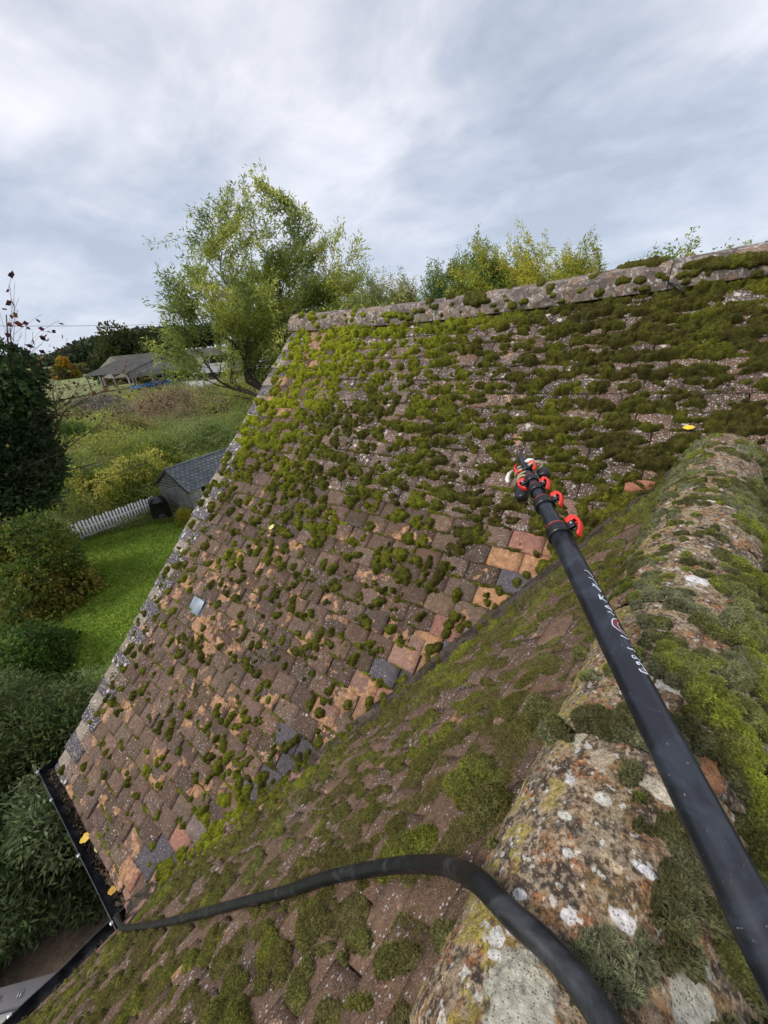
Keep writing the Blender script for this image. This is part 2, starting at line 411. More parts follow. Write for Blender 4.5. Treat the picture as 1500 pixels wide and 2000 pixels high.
def col_main(x, s, j, k, r):
    base = np.array((.132, .086, .061))*r.uniform(.62, 1.3); base = base*np.array([1+r.uniform(-.05, .12), 1, 1+r.uniform(-.12, .08)])
    orange = r.uniform(-.13, .12)
    if s < 1.8: orange += .04
    if s > 2.3: orange -= .08
    if x < -.75 and s > 2.9: orange += .26
    lichen = r.uniform(.0, .22)+(.35 if s > 2.4 and x > -.6 else 0)+(.25 if s > 3.5 else 0)
    dv = valley_side(P_main(np.array(x), np.array(s), np.array(0.)))
    if dv < .28 and s < 2.5 and r.rand() < .33: base = np.array((.088, .078, .088))*r.uniform(.8, 1.25); orange = -.6; lichen *= .4
    elif dv < .26 and s < 2.6 and r.rand() < .6: base = np.array([(.27, .155, .115), (.40, .215, .11), (.30, .14, .10), (.20, .15, .13)][r.randint(0, 4)])*r.uniform(.85, 1.15); lichen *= .4
    if 1.08 < x < 1.5 and 1.98 < s < 2.35 and r.rand() < .75: base = np.array((.42, .22, .11))*r.uniform(.85, 1.1); orange = .1; lichen = .05
    if j == 0 and s < LS-.2:
        base = np.array((.075, .058, .068)) if k % 2 else np.array((.25, .195, .14)); orange = -.5; lichen = .62+r.uniform(-.1, .2)
        base = base*r.uniform(.85, 1.15)
    elif x-XG < .3 and r.rand() < .5: lichen += .25
    if abs(x+.72) < .08 and abs(s-1.34) < .05: base = np.array((.16, .19, .22)); orange = -1; lichen = 0
    return base, (orange, lichen, r.rand())
roof = tiles('roof_slope', P_main, XG, 2.35, 39, col_main, lambda x, s: valley_side(P_main(np.array(x), np.array(s), np.array(0.))) < -.14, 11, house)
roof['label'] = 'broad moss-covered tiled slope running up to the high ridge'
def col_wing(t, s, j, k, r):
    base = np.array((.165, .100, .066))*r.uniform(.78, 1.22); orange = r.uniform(-.16, .03)
    return base, (orange, r.uniform(.0, .32), r.rand())
TMIN, TMAX = -2.45, .95
wing = tiles('roof_slope', P_wing, TMIN, TMAX, 26, col_wing, lambda t, s: valley_side(P_wing(np.array(t), np.array(s), np.array(0.))) < -.02 or -t > s*cb/ta*1.02+.42, 12, house)
wing['label'] = 'steep tiled slope of the near wing falling to the lower gutter'
wingr = tiles('roof_slope', P_wingr, TMIN, TMAX, 26, col_wing, lambda t, s: s < 1.2, 13, house)
wingr['label'] = 'far slope of the near wing beyond its ridge tiles'
# roof body under the tiles and walls
mb = MB()
def quad(mb, a, b, c, d): mb.add([a, b, c, d], [(0, 1, 2, 3)])
pm = lambda x, s, h=-.004: P_main(np.array(float(x)), np.array(float(s)), np.array(float(h)))
apex = np.array([0, LS*ca, LS*sa])
gxs = np.linspace(XG+.01, 3.2, 14); gss = np.linspace(-.02, LS, 12)
V = np.array([pm(x, s) for s in gss for x in gxs]); F = [(r*14+c, r*14+c+1, r*14+15+c, r*14+14+c) for r in range(11) for c in range(13)]
mb.add(V, F)
pb = lambda x, s: np.array([x+GX*(LS), 2*LS*ca-s*ca, s*sa])
quad(mb, pb(XG+.01, -.1), pb(XG+.01, LS-.005), pb(3.2, LS-.005), pb(3.2, -.1))
pw = lambda t, s: P_wing(t, s, -.004)
quad(mb, pw(TMIN, SW), pw(0, 0)-W*.02, pw(TMAX, 0), pw(TMAX, SW)); pr = lambda t, s: P_wingr(t, s, -.004)
quad(mb, pr(TMIN, SW), pr(TMIN, .2), pr(TMAX, .2), pr(TMAX, SW))
M_FELT = plain('roofing felt', (.02, .017, .015), .95)
mb.build('roof_deck', M_FELT, house)
def brick_mat():
    m, t, b = new_mat('old brick'); g = G(t); br = g.n('ShaderNodeTexBrick')
    mpn = g.n('ShaderNodeMapping'); g.link(g.co, mpn.inputs[0]); mpn.inputs['Rotation'].default_value = (R_(90), 0, 0); g.link(mpn.outputs[0], br.inputs[0])
    br.inputs['Color1'].default_value = (.28, .11, .07, 1); br.inputs['Color2'].default_value = (.2, .09, .06, 1); br.inputs['Mortar'].default_value = (.3, .27, .22, 1)
    br.inputs['Scale'].default_value = 4.4; br.inputs['Mortar Size'].default_value = .02
    g.link(br.outputs[0], b.inputs['Base Color']); b.inputs['Roughness'].default_value = .9; return m
M_BRICK = brick_mat()
mb = MB(); y1 = 2*LS*ca-.2
xw = XG+.08
mb.add([(xw, .18, GZ), (xw, y1, GZ), (xw, y1, -.12), (xw-.05, LS*ca, LS*sa-.14), (xw, .18, .02)], [(0, 4, 3, 2, 1)])
mb.add([(xw, .18, GZ), (.2, .18, GZ), (.2, .18, .02), (xw, .18, .02)], [(0, 1, 2, 3)])
e0 = Nn*.2; e1 = e0+W*TMAX
mb.add([e0+W*-.19+ZUP*GZ, e1+ZUP*GZ, e1+ZUP*.02, e0+W*-.19+ZUP*.02], [(0, 1, 2, 3)])
e2 = Nn*(2*XR-.2)+W*TMAX
mb.add([e1+ZUP*GZ, e2+ZUP*GZ, e2+ZUP*.02, Nn*XR+W*TMAX+ZUP*(ZN-.1), e1+ZUP*.02], [(0, 1, 2, 3, 4)])
mb.add([(xw, y1, GZ), (3.2, y1, GZ), (3.2, y1, -.1), (xw, y1, -.1)], [(0, 3, 2, 1)])
mb.add([(3.19, .18, GZ), (3.19, y1, GZ), (3.19, y1, -.12), (3.19, LS*ca, LS*sa-.14), (3.19, .18, .02)], [(0, 1, 2, 3, 4)])
mb.build('wall', M_BRICK, house)
# undercloak strip along the gable
mb = MB()
U_ = unit(pm(XG, 1)-pm(XG, 0)); c = (pm(XG, -.02)+pm(XG, LS))/2-NM*.025+np.array([.045, 0, 0])
mb.box(c, (np.array([1., 0, 0]), U_, NM), (.06, LS/2, .014)); mb.build('bargeboard', plain('painted timber', (.35, .33, .3), .7), house)

# gutters
def gutter(p0, dirv, outv, length, name_lab, brk):
    o_ = MB(); n = 40; prof = [(math.cos(a), math.sin(a)) for a in np.linspace(math.pi, 2*math.pi, 11)]
    r = .056; V = []; F = []
    ring = [(-1.0, .12), *[(x, y) for x, y in prof], (1.0, .10), (1.09, .10), (1.10, .0), *[(x*1.09, y*1.09) for x, y in prof[::-1]][1:], ]
    k = len(ring)
    for i in range(n+1):
        c = p0+dirv*length*i/n+np.array([0, 0, -.004*math.sin(i*.5)])
        for x, y in ring: V.append(c+outv*x*r+ZUP*y*r)
    for i in range(n):
        for j in range(k-1): F.append((i*k+j, i*k+j+1, i*k+k+j+1, i*k+k+j))
    o_.add(V, F)
    end = [p0+outv*x*r+ZUP*y*r for x, y in prof]; o_.add(end, [tuple(range(len(end)))])
    g = o_.build('gutter', M_GUT, house, True); g['label'] = name_lab
    for t in brk:
        b = MB(); c = p0+dirv*t
        b.tube([c+outv*r*math.cos(a)*1.12+ZUP*r*math.sin(a)*1.12 for a in np.linspace(math.pi*1.05, 2*math.pi, 12)], .0045, 5)
        b.bevbox(c+outv*r*1.1+ZUP*.006, (dirv, outv, ZUP), (.010, .008, .008), .002)
        b.build('gutter_bracket', M_GREYMETAL, g)
    # leaf litter lying in the channel
    rr = np.random.RandomState(9); nb = 1300; Vv = []; Ff = []
    for i in range(nb):
        t = rr.uniform(.04, length-.02); x = -1+1.5*rr.rand()**1.4; hgt = -math.sqrt(max(0, 1-x*x))*.85+.35*(1-abs(x))*rr.rand()
        c = p0+dirv*t+outv*x*r+ZUP*(hgt*r+.004); s_ = rr.uniform(.003, .011)
        a = rr.randn(3)*s_; b = rr.randn(3)*s_; Vv += [c-a, c-b, c+a*.8+b*.1, c+b*.9]; Ff.append((4*i, 4*i+1, 4*i+2, 4*i+3))
    cc = np.repeat(np.array([(.05, .04, .03), (.09, .06, .035), (.12, .085, .05)])[rr.randint(0, 3, nb)], 4, 0)
    lt = mesh('leaf_litter', Vv, np.array(Ff), M_RIDGE, g, cc); lt['kind'] = 'stuff'
gutter(np.array([XG-.10, -.062, -.035]), np.array([1., 0, 0]), np.array([0, -1., 0]), -XG+.13, 'black gutter below the broad slope holding wet leaves', [.02, .33, .84, 1.32])
gutter(np.array([0., 0, -.035])-Nn*.062-W*.03, W, -Nn, TMAX+.03, 'black gutter below the near wing', [.05, .55, .9])

# ------------------------------------------------------------------ ridge tiles (numpy painted clay)
def paint_ridge(u, v, seed, mode):
    n = NZ
    o = seed*3.7
    if mode == 'near':
        c = np.zeros(u.shape+(3,)); c[:] = (.23, .135, .070)
        k = sstep(.45, .58, n[0](u+o, v, .030, 5, .62))[..., None]; c = lerp(c, np.array((.37, .165, .07)), k*.85)
        k = sstep(.49, .58, n[1](u+o, v, .034, 5, .62))[..., None]; c = lerp(c, np.array((.33, .26, .165)), k*.8)
        k = sstep(.53, .58, n[2](u+o, v, .017, 5, .62))[..., None]; c = lerp(c, np.array((.045, .040, .038)), k*.85)
        k = sstep(.55, .60, n[7](u+o, v, .020, 5, .62))[..., None]; c = lerp(c, np.array((.24, .205, .15)), k*.5)
        k = sstep(.54, .60, n[6](u+o, v, .0045, 3, .6))[..., None]; c = lerp(c, np.array((.05, .036, .028)), k*.75)
        k = (sstep(.50, .58, n[3](u+o, v, .022, 5, .6))*(.12+.88*sstep(-.055, -.105, v)))[..., None]; c = lerp(c, np.array((.40, .32, .06)), k*.75)
        k = sstep(.60, .64, n[5](u+o, v, .0045, 2))[..., None]; c = lerp(c, np.array((.42, .32, .22)), k*.7)
        k = sstep(.71, .73, n[4](u+o, v, .009, 3, .55))[..., None]; c = lerp(c, np.array((.58, .55, .50)), k*.85)
    else:
        c = np.zeros(u.shape+(3,)); c[:] = (.20, .155, .13)
        k = sstep(.45, .6, n[0](u+o, v, .10, 4))[..., None]; c = lerp(c, np.array((.15, .115, .10)), k)
        k = sstep(.54, .62, n[1](u+o, v, .07, 4))[..., None]; c = lerp(c, np.array((.29, .18, .11)), k*.6)
        k = sstep(.60, .64, n[3](u+o, v, .014, 4, .6))[..., None]; c = lerp(c, np.array((.50, .48, .46)), k*.85)
        k = sstep(.56, .62, n[4](u+o, v, .05, 4, .6))[..., None]; c = lerp(c, np.array((.26, .215, .17)), k*.7)
        k = sstep(.56, .63, n[2](u+o, v, .04, 4))[..., None]; c = lerp(c, np.array((.07, .06, .055)), k*.7)
    return c
SPOTS = [  # (along t, arc v, half length, half width, colour) crusts on the near ridge
    (-.36, -.052, .034, .031, (.43, .41, .33)), (-.602, -.05, .015, .015, (.42, .34, .24)), (-.55, -.035, .008, .009, (.62, .58, .50)), (-.431, -.035, .007, .008, (.66, .63, .60)),
    (-.454, .002, .008, .011, (.66, .62, .60)), (-.44, .058, .020, .018, (.46, .44, .36)), (-.766, -.001, .016, .034, (.70, .66, .56)), (-.595, .010, .012, .024, (.60, .52, .40)),
    (-.675, .056, .050, .016, (.36, .17, .08)), (-1.506, .036, .030, .024, (.80, .78, .74)), (-1.501, -.013, .018, .028, (.78, .76, .72)), (-1.066, .004, .014, .022, (.78, .76, .74)),
    (-.63, -.085, .020, .010, (.50, .45, .34)), (-.385, -.088, .008, .009, (.64, .62, .58)), (-.40, -.078, .010, .007, (.66, .62, .60)), (-.372, -.082, .005, .007, (.64, .62, .58)), (-.425, -.082, .005, .008, (.66, .64, .62)),
    (-.48, -.052, .005, .006, (.62, .60, .57)), (-.515, -.068, .005, .008, (.6, .58, .5)), (-.56, -.075, .006, .006, (.6, .58, .56)), (-.505, .012, .004, .012, (.75, .73, .75)), (-.49, -.01, .005, .006, (.60, .46, .30)), (-.40, .12, .03, .03, (.40, .24, .17))]
def half_tile(name, org, along_, side, r, length, du, mode, seed, parent, endlap=.004, amax=1.72):
    nu = max(8, int(length/du)); arc = 2*amax*r; nv = max(16, int(arc/du))
    u = np.linspace(0, length, nu); v = np.linspace(-arc/2, arc/2, nv); Ug, Vg = np.meshgrid(u, v, indexing='ij')
    base_t = (org@along_)
    ug = Ug+base_t; th = Vg/r
    rr = r*np.ones_like(Ug)*(1+.012*(Ug/length-.5))+(NZ[5](ug+seed, Vg, .05, 4)-.5)*.006+(NZ[6](ug+seed, Vg, .012, 3)-.5)*.0035
    edge = np.minimum(Ug, length-Ug); rr = rr-.006*np.exp(-(edge/.004)**2)
    P = org+Ug[..., None]*along_+(rr*np.sin(th))[..., None]*side+(rr*np.cos(th))[..., None]*ZUP
    col = paint_ridge(ug, Vg, seed if mode != 'near' else 0, mode)
    if mode == 'near':
        for (st, sv, hl, hw, c) in SPOTS:
            d = ((ug-st)/hl)**2+((Vg-sv)/hw)**2+(NZ[3](ug, Vg, .009, 4)-.5)*1.5
            k = sstep(1.05, .8, d)[..., None]; col = lerp(col, np.array(c)*(.85+.3*NZ[2](ug, Vg, .01, 2))[..., None], k*.93)
    idx = np.arange(nu*nv).reshape(nu, nv)
    F = np.stack([idx[:-1, :-1], idx[1:, :-1], idx[1:, 1:], idx[:-1, 1:]], -1).reshape(-1, 4)
    # inner shell for thickness at the ends
    Pi = org+Ug[..., None]*along_+((rr-.014)*np.sin(th))[..., None]*side+((rr-.014)*np.cos(th))[..., None]*ZUP
    sel = [0, nu-1]; V = [P.reshape(-1, 3)]; C = [col.reshape(-1, 3)]; n0 = nu*nv; Fx = []
    for e in sel:
        V.append(Pi[e]); C.append(col[e]*.7)
        q = np.stack([idx[e, :-1], idx[e, 1:], n0+np.arange(1, nv), n0+np.arange(nv-1)], -1); Fx.append(q); n0 += nv
    for jj in (0, nv-1):
        V.append(Pi[:, jj]); C.append(col[:, jj]*.7)
        Fx.append(np.stack([idx[:-1, jj], idx[1:, jj], n0+np.arange(1, nu), n0+np.arange(nu-1)], -1)); n0 += nu
    return mesh(name, np.concatenate(V), np.concatenate([F]+Fx), M_RIDGE, parent, np.concatenate(C), True)
RR, RZ = .128, -.085                        # near ridge: radius, centre below the wing apex
WR0 = Nn*XR+ZUP*(ZN+RZ)
rr_ = np.random.RandomState(3)
near_joints = [-2.34, -2.0, -1.66, -1.32, -.98, -.64, -.30, .04, .38, .72, 1.0]
for i in range(len(near_joints)-1):
    t0, t1 = near_joints[i], near_joints[i+1]
    half_tile('ridge_tile', WR0+W*t0+ZUP*(rr_.uniform(-.003, .004)+.004*(i % 2))+Nn*rr_.uniform(-.003, .003), W, Nn, RR*(1+.012*(i % 2)), t1-t0-.0022, .0012 if -.7 < t1 < 0 else .0018 if t1 > -1. else (.0026 if t1 > -1.6 else .004), 'near', i, wing)
RTOP = np.array([GX*LS, LS*ca, LS*sa-.028])
far_joints = [XG-.02, -.93, -.45, .04, .56, 1.07, 1.56, 2.05, 2.5]
for i in range(len(far_joints)-1):
    x0, x1 = far_joints[i], far_joints[i+1]
    o_ = RTOP+np.array([x0, 0, float(sag(np.array((x0+x1)/2), np.array(LS)))+rr_.uniform(-.003, .005)])
    half_tile('ridge_tile', o_, np.array([1., 0, (float(sag(np.array(x1), np.array(LS)))-float(sag(np.array(x0), np.array(LS))))/(x1-x0)]), np.array([0, -1., 0]), .122, x1-x0-.003, .005, 'far', i+20, roof)
# mortar bed in the valley
def valley_strip():
    t = np.linspace(-.02, 1.0, 420); wv = np.linspace(-1, 1, 60); T, Wv = np.meshgrid(t, wv, indexing='ij')
    Ev = np.array([XR*Nn[0]+0, 0, 0]);
    # valley line: n=z/tb along Nn, y=z/ta
    z = T*ZN; n = z/tb; y = z/ta; k = (y-n*Nn[1])/(-W[1]); base = n[..., None]*Nn-k[..., None]*W+z[..., None]*ZUP
    inm = unit(np.array([-1., 0, .0])); width = .05+.045*(1-T)
    side = np.where(Wv < 0, -1., 1.)
    off = np.abs(Wv)*width
    left = base+off[..., None]*np.array([-1., 0, 0]); right = base+off[..., None]*unit(W*1.0+np.array([0, 0, 0.]))
    P = np.where((side < 0)[..., None], left, right)
    fill = .028+.018*(1-np.abs(Wv))+(NZ[0](T*2.6, Wv*.1, .05, 4)-.5)*.03+(NZ[1](T*2.6, Wv*.1, .012, 3)-.5)*.012
    fill = np.where(np.abs(Wv) > .9, -.01, fill)
    P = P+fill[..., None]*unit(np.array([-.3, -.45, 1.]))
    q = NZ[2](T*2.6, Wv*.08, .05, 4)
    c = lerp(np.array((.07, .055, .045)), np.array((.30, .17, .14)), (sstep(.45, .6, q)*sstep(.55, .3, T))[..., None])
    c = lerp(c, np.array((.035, .03, .022)), (sstep(.5, .6, NZ[3](T*2.6, Wv*.08, .03, 3)))[..., None])
    idx = np.arange(420*60).reshape(420, 60); F = np.stack([idx[:-1, :-1], idx[1:, :-1], idx[1:, 1:], idx[:-1, 1:]], -1).reshape(-1, 4)
    mesh('valley_mortar', P, F, M_RIDGE, house, c.reshape(-1, 3), True)
valley_strip()

# ------------------------------------------------------------------ moss
FUZZ_V, FUZZ_C = [], []
def moss_field(name, Pf, u0, u1, v0, v1, res, blobs, saw, colfn, label, warp=.010, thr=.0012, clipfn=None, fuzz=None, fine=.0035, lump=.018):
    u = np.arange(u0, u1, res); v = np.arange(v0, v1, res); nu, nv = len(u), len(v)
    Ug, Vg = np.meshgrid(u, v, indexing='ij')
    wu = (NZ[0](Ug, Vg, .03, 3)-.5)*2*warp; wv = (NZ[1](Ug, Vg, .03, 3)-.5)*2*warp
    H = np.zeros((nu, nv), np.float32); TN = np.zeros((nu, nv), np.float32)
    for (bu, bv, ru, rv, hh, ang, tone) in blobs:
        rm = max(ru, rv)+warp*1.2
        i0, i1 = max(0, int((bu-rm-u0)/res)), min(nu, int((bu+rm-u0)/res)+2); j0, j1 = max(0, int((bv-rm-v0)/res)), min(nv, int((bv+rm-v0)/res)+2)
        if i1 <= i0 or j1 <= j0: continue
        du = Ug[i0:i1, j0:j1]+wu[i0:i1, j0:j1]-bu; dv = Vg[i0:i1, j0:j1]+wv[i0:i1, j0:j1]-bv
        c, s = math.cos(ang), math.sin(ang); a = (du*c+dv*s)/ru; b = (-du*s+dv*c)/rv
        h = hh*np.sqrt(np.clip(1-(a*a+b*b), 0, 1))**.8
        sub = H[i0:i1, j0:j1]; m = h > sub; TN[i0:i1, j0:j1][m] = tone; sub[m] = h[m]
    lumps = NZ[2](Ug, Vg, lump, 3, .6)
    l2 = NZ[4](Ug, Vg, max(.009, res*2), 3, .6)
    Hn = H*(.42+.62*lumps+.62*l2)
    lumps = np.clip(.5+(lumps-.5)*.7+(l2-.5)*1.3, 0, 1)
    Hn = np.where(H > 0, Hn+(NZ[3](Ug, Vg, res*1.6, 2)-.5)*fine*np.clip(H/.01, 0.2, 1), 0)
    if clipfn is not None: Hn = np.where(clipfn(Ug, Vg), Hn, 0)
    keep = Hn > thr
    base = saw(Vg) if saw else np.zeros_like(Vg)
    Hz = np.where(keep, Hn+base, base-.006)
    fm = keep[:-1, :-1] | keep[1:, :-1] | keep[1:, 1:] | keep[:-1, 1:]
    idx = np.arange(nu*nv).reshape(nu, nv)
    F = np.stack([idx[:-1, :-1], idx[1:, :-1], idx[1:, 1:], idx[:-1, 1:]], -1)[fm]
    used = np.zeros(nu*nv, bool); used[F.ravel()] = True; remap = np.cumsum(used)-1
    P = Pf(Ug, Vg, Hz).reshape(-1, 3)[used]; C = colfn(Ug, Vg, TN, lumps, H).reshape(-1, 3)[used]
    o = mesh(name, P, remap[F], M_MOSS, None, C, True); tag(o, label, 'moss', kind='stuff')
    if fuzz:
        # tiny shoots standing on the cushions nearest the lens
        n, ln, wd, near = fuzz; r = np.random.RandomState(n % 997)
        kk = np.flatnonzero(keep.ravel()); P3 = Pf(Ug, Vg, Hz).reshape(-1, 3)
        dist = np.linalg.norm(P3[kk]-CAM, axis=1); wgt = 1/np.clip(dist, .25, 9)**1.2; wgt[dist > near] = 0; wgt /= wgt.sum()
        pick = kk[r.choice(len(kk), n, p=wgt)]
        Pa = Pf(Ug.ravel()[pick]+res*.5, Vg.ravel()[pick], Hz.ravel()[pick])
        nrm = unit_rows(Pf(Ug.ravel()[pick], Vg.ravel()[pick], Hz.ravel()[pick]+.01)-P3[pick])
        gu = np.gradient(Hn, res, axis=0).ravel()[pick]; gv = np.gradient(Hn, res, axis=1).ravel()[pick]
        tu = unit_rows(Pf(Ug.ravel()[pick]+.01, Vg.ravel()[pick], Hz.ravel()[pick])-P3[pick]); tv = unit_rows(Pf(Ug.ravel()[pick], Vg.ravel()[pick]+.01, Hz.ravel()[pick])-P3[pick])
        nn = unit_rows(nrm-tu*np.clip(gu, -2, 2)[:, None]*.8-tv*np.clip(gv, -2, 2)[:, None]*.8+r.randn(n, 3)*.45)
        p0 = P3[pick]+r.uniform(-.5, .5, (n, 1))*res*tu+r.uniform(-.5, .5, (n, 1))*res*tv
        side = unit_rows(np.cross(nn, r.randn(n, 3))); le = ln*r.uniform(.5, 1.4, (n, 1))
        tri = np.stack([p0-side*wd-nn*.001, p0+side*wd-nn*.001, p0+nn*le], 1)
        cc = colfn(Ug, Vg, TN, lumps, H).reshape(-1, 3)[pick]
        c3 = np.stack([cc*.7, cc*.7, cc*r.uniform(1.2, 2.3, (n, 1))+r.uniform(0, .035, (n, 1))*np.array([1, 1, .25])], 1)
        f = mesh(name+'_shoots', tri.reshape(-1, 3), np.arange(n*3).reshape(n, 3), M_FUZZ, o, c3.reshape(-1, 3)); f['kind'] = 'stuff'
    return o
def unit_rows(a): return a/np.maximum(np.linalg.norm(a, axis=-1, keepdims=True), 1e-9)
def saw(s):
    f = np.mod(s, GAUGE)/GAUGE; top = .0225-.011*f
    return np.where(f > .93, .0115+(top*0+.0225-.0115)*sstep(.93, 1, f), top)

r = np.random.RandomState(21)
def dens_main(x, s):
    d = .19+.20*sstep(.6, 1.8, s)+.24*sstep(1.6, 3.0, s)
    d = d+.20*sstep(.3, 1.3, x)*sstep(1.6, 2.6, s)
    d = d+.10*sstep(-.2, -1.0, x)*sstep(2.6, 3.4, s)
    d = d*sstep(XG+.03, XG+.14, x)**.5
    if s < .3: d *= .55
    if s > 2.2 and x > .2: d = min(d, .68)
    q = float(NZ[4](np.array(x), np.array(s), .30, 3)); d *= .72+.52*sstep(.34, .64, q)
    if 1.0 < x < 1.5 and 1.93 < s < 2.32 and not (x < 1.1 and s > 2.25): d *= .16
    if abs(x+.72) < .09 and abs(s-1.36) < .07: d *= .2
    if .0 < x < .45 and .62 < s < 1.02: d = max(d, .75)
    if -.6 < x < -.45 and .95 < s < 1.15: d = max(d, .5)
    dv = s*sa-((x*Nn[0]+s*ca*Nn[1])*tb)
    if dv < .27 and 1.2 < s < 2.25: d *= .30
    elif dv < .3 and s > 1.0: d = max(d, .28)
    return d
blobs = []
for k in range(0, 40):
    x = XG+.02
    while x < 2.3:
        s0 = k*GAUGE; d = dens_main(x, s0)
        if r.rand() < d*.66:
            big = r.uniform(.55, 1.22)*(.74+.26*float(sstep(1.2, 2.4, s0))); tone = r.rand()
            cs = s0+r.uniform(-.004, .045); n = 1+int(r.rand() < .7)+int(r.rand() < .5)+2*int(r.rand() < d*.7)
            px_, ps = x, cs
            for q in range(n):
                ru = r.uniform(.012, .024)*big; rv = ru*r.uniform(1.0, 1.75)
                if s0 > 2.4 and x > .3: ru, rv = rv*1.25, ru*.85
                blobs.append((px_, ps, ru, rv, r.uniform(.026, .044)*big, r.uniform(-.5, .5), tone))
                px_ = px_+r.uniform(-.026, .026)*(1.5 if s0 > 2.6 else 1); ps = ps+r.uniform(-.010, .032)
        x += r.uniform(.013, .026)
# small pads everywhere, and dark damp clumps along the valley
for i in range(1500):
    x = r.uniform(XG+.03, 2.2); s = r.uniform(0, 3.9)
    if r.rand() < dens_main(x, s)*1.3: q = r.uniform(.006, .013); blobs.append((x, s, q, q*1.4, q*.8, 0, r.rand()))
for i in range(900):
    z = r.uniform(.05, 1.05)*ZN; sv = z/sa; n = z/tb; k_ = (z/ta-n*Nn[1])/(-W[1]); xv = n*Nn[0]-k_*W[0]-GX*sv
    dx = r.exponential(.05)+.0; cut = .75 if z < .7 else (.35 if z < 1.55 else 1)
    if r.rand() > cut: continue
    q = r.uniform(.012, .026); blobs.append((xv-dx, sv+r.uniform(-.02, .02), q, q*1.2, r.uniform(.014, .03), r.uniform(-.6, .6), .9+.1*r.rand()))
for i in range(2600):
    x = r.uniform(XG+.1, 2.2); k = r.randint(0, 39)
    if r.rand() < .25+dens_main(x, k*GAUGE): blobs.append((x, k*GAUGE+r.uniform(-.004, .006), r.uniform(.012, .045), r.uniform(.004, .010), r.uniform(.005, .011), r.uniform(-.1, .1), .97))
# a shaggy line under the ridge tiles
for i in range(90):
    x = r.uniform(-.9, 2.2); q = r.uniform(.014, .03); blobs.append((x, LS-.13+r.uniform(-.05, .03), q*1.4, q, r.uniform(.015, .032), 0, r.rand()))
BR = np.array((.31, .345, .018)); OL = np.array((.105, .108, .018)); DK = np.array((.045, .042, .014)); BN = np.array((.10, .070, .024))
def col_moss_main(x, s, tn, lumps, H):
    bright = sstep(.0, -.9, x)*sstep(1.8, 3.2, s)*.8+.15*sstep(1.8, .8, s)+sstep(2.9, 3.6, s)*sstep(1.2, -.2, x)*.4+.12
    bright = np.clip(bright+(NZ[5](x, s, .22, 3)-.5)*1.1+(tn-.5)*.45, 0, 1)
    brown = np.clip(sstep(.0, 1.5, x)*.7+(NZ[6](x, s, .10, 3)-.45)*1.6+(NZ[1](x, s, .02, 2)-.5)*.8+sstep(.7, 1., tn)*.4, 0, 1)
    c = lerp(OL, BR, bright[..., None]); c = lerp(c, lerp(DK, BN, NZ[7](x, s, .05, 3)[..., None]), (brown*.75*(1-bright*.8))[..., None])
    c = c*(.40+1.2*lumps)[..., None]  # hollows darkened, lump tops lightened: light and shade put into the colour
    c = c*(1+.35*sstep(.55, .75, NZ[0](x, s, .009, 2)))[..., None]
    return c
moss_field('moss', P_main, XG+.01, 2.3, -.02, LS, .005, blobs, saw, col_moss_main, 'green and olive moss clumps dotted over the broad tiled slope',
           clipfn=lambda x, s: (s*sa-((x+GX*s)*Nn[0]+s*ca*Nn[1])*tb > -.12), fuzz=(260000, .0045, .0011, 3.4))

# wing slope
r = np.random.RandomState(22); blobs = []
def dens_wing(t, s):
    q = float(NZ[5](np.array(t*1.0), np.array(s), .28, 3)); d = .48+.9*sstep(.36, .60, q)
    d *= .85+.40*sstep(2.0, .4, s)
    if s > 2.1 and t > -.9: d *= .36
    return d
for k in range(0, 27):
    t = TMIN
    while t < .9:
        s0 = k*GAUGE
        if r.rand() < dens_wing(t, s0)*.62:
            big = r.uniform(.6, 1.3)
            pt, ps = t, s0+r.uniform(0, .06); tone = r.rand()
            for q in range(1+r.randint(0, 4)):
                ru = r.uniform(.008, .019)*big; rv = ru*r.uniform(1.3, 2.9)
                blobs.append((pt, ps, ru, rv, r.uniform(.007, .016)*big, r.uniform(-.4, .4), tone)); pt += r.uniform(-.02, .02); ps += r.uniform(-.02, .045)
        t += r.uniform(.018, .032)
for i in range(500):
    z = r.uniform(.05, 1.)*ZN; n = z/tb; k_ = (z/ta-n*Nn[1])/(-W[1]); q = r.uniform(.012, .028)
    blobs.append((-k_+r.exponential(.06), n/cb, q, q*1.6, r.uniform(.012, .026), r.uniform(-.4, .4), .3+.7*r.rand()))
for i in range(1500):
    t = r.uniform(TMIN, .9); s_ = r.uniform(0, SW-.05)
    if NZ[6](np.array(t), np.array(s_), .22, 3) > .49: blobs.append((t, s_, r.uniform(.015, .045), r.uniform(.03, .085), r.uniform(.0035, .0065), r.uniform(-.3, .3), .2+.5*r.rand()))
BIG = [(-.592, 2.315, .028, .038, .032, .55), (-.615, 2.265, .030, .045, .030, .45), (-.655, 2.285, .026, .03, .028, .5), (-.565, 2.385, .038, .042, .036, .35), (-.47, 2.19, .042, .06, .022, .6),
       (-.50, 2.24, .03, .04, .022, .55), (-.745, 2.36, .035, .03, .026, .05), (-.79, 2.37, .035, .03, .030, .6), (-.35, 2.35, .02, .045, .016, .2), (-.72, 2.04, .03, .05, .018, .4), (-.68, 2.02, .025, .05, .018, .3)]
for b in BIG: blobs.append((b[0], b[1], b[2], b[3], b[4], .2, b[5]))
GREY = np.array((.20, .205, .085))
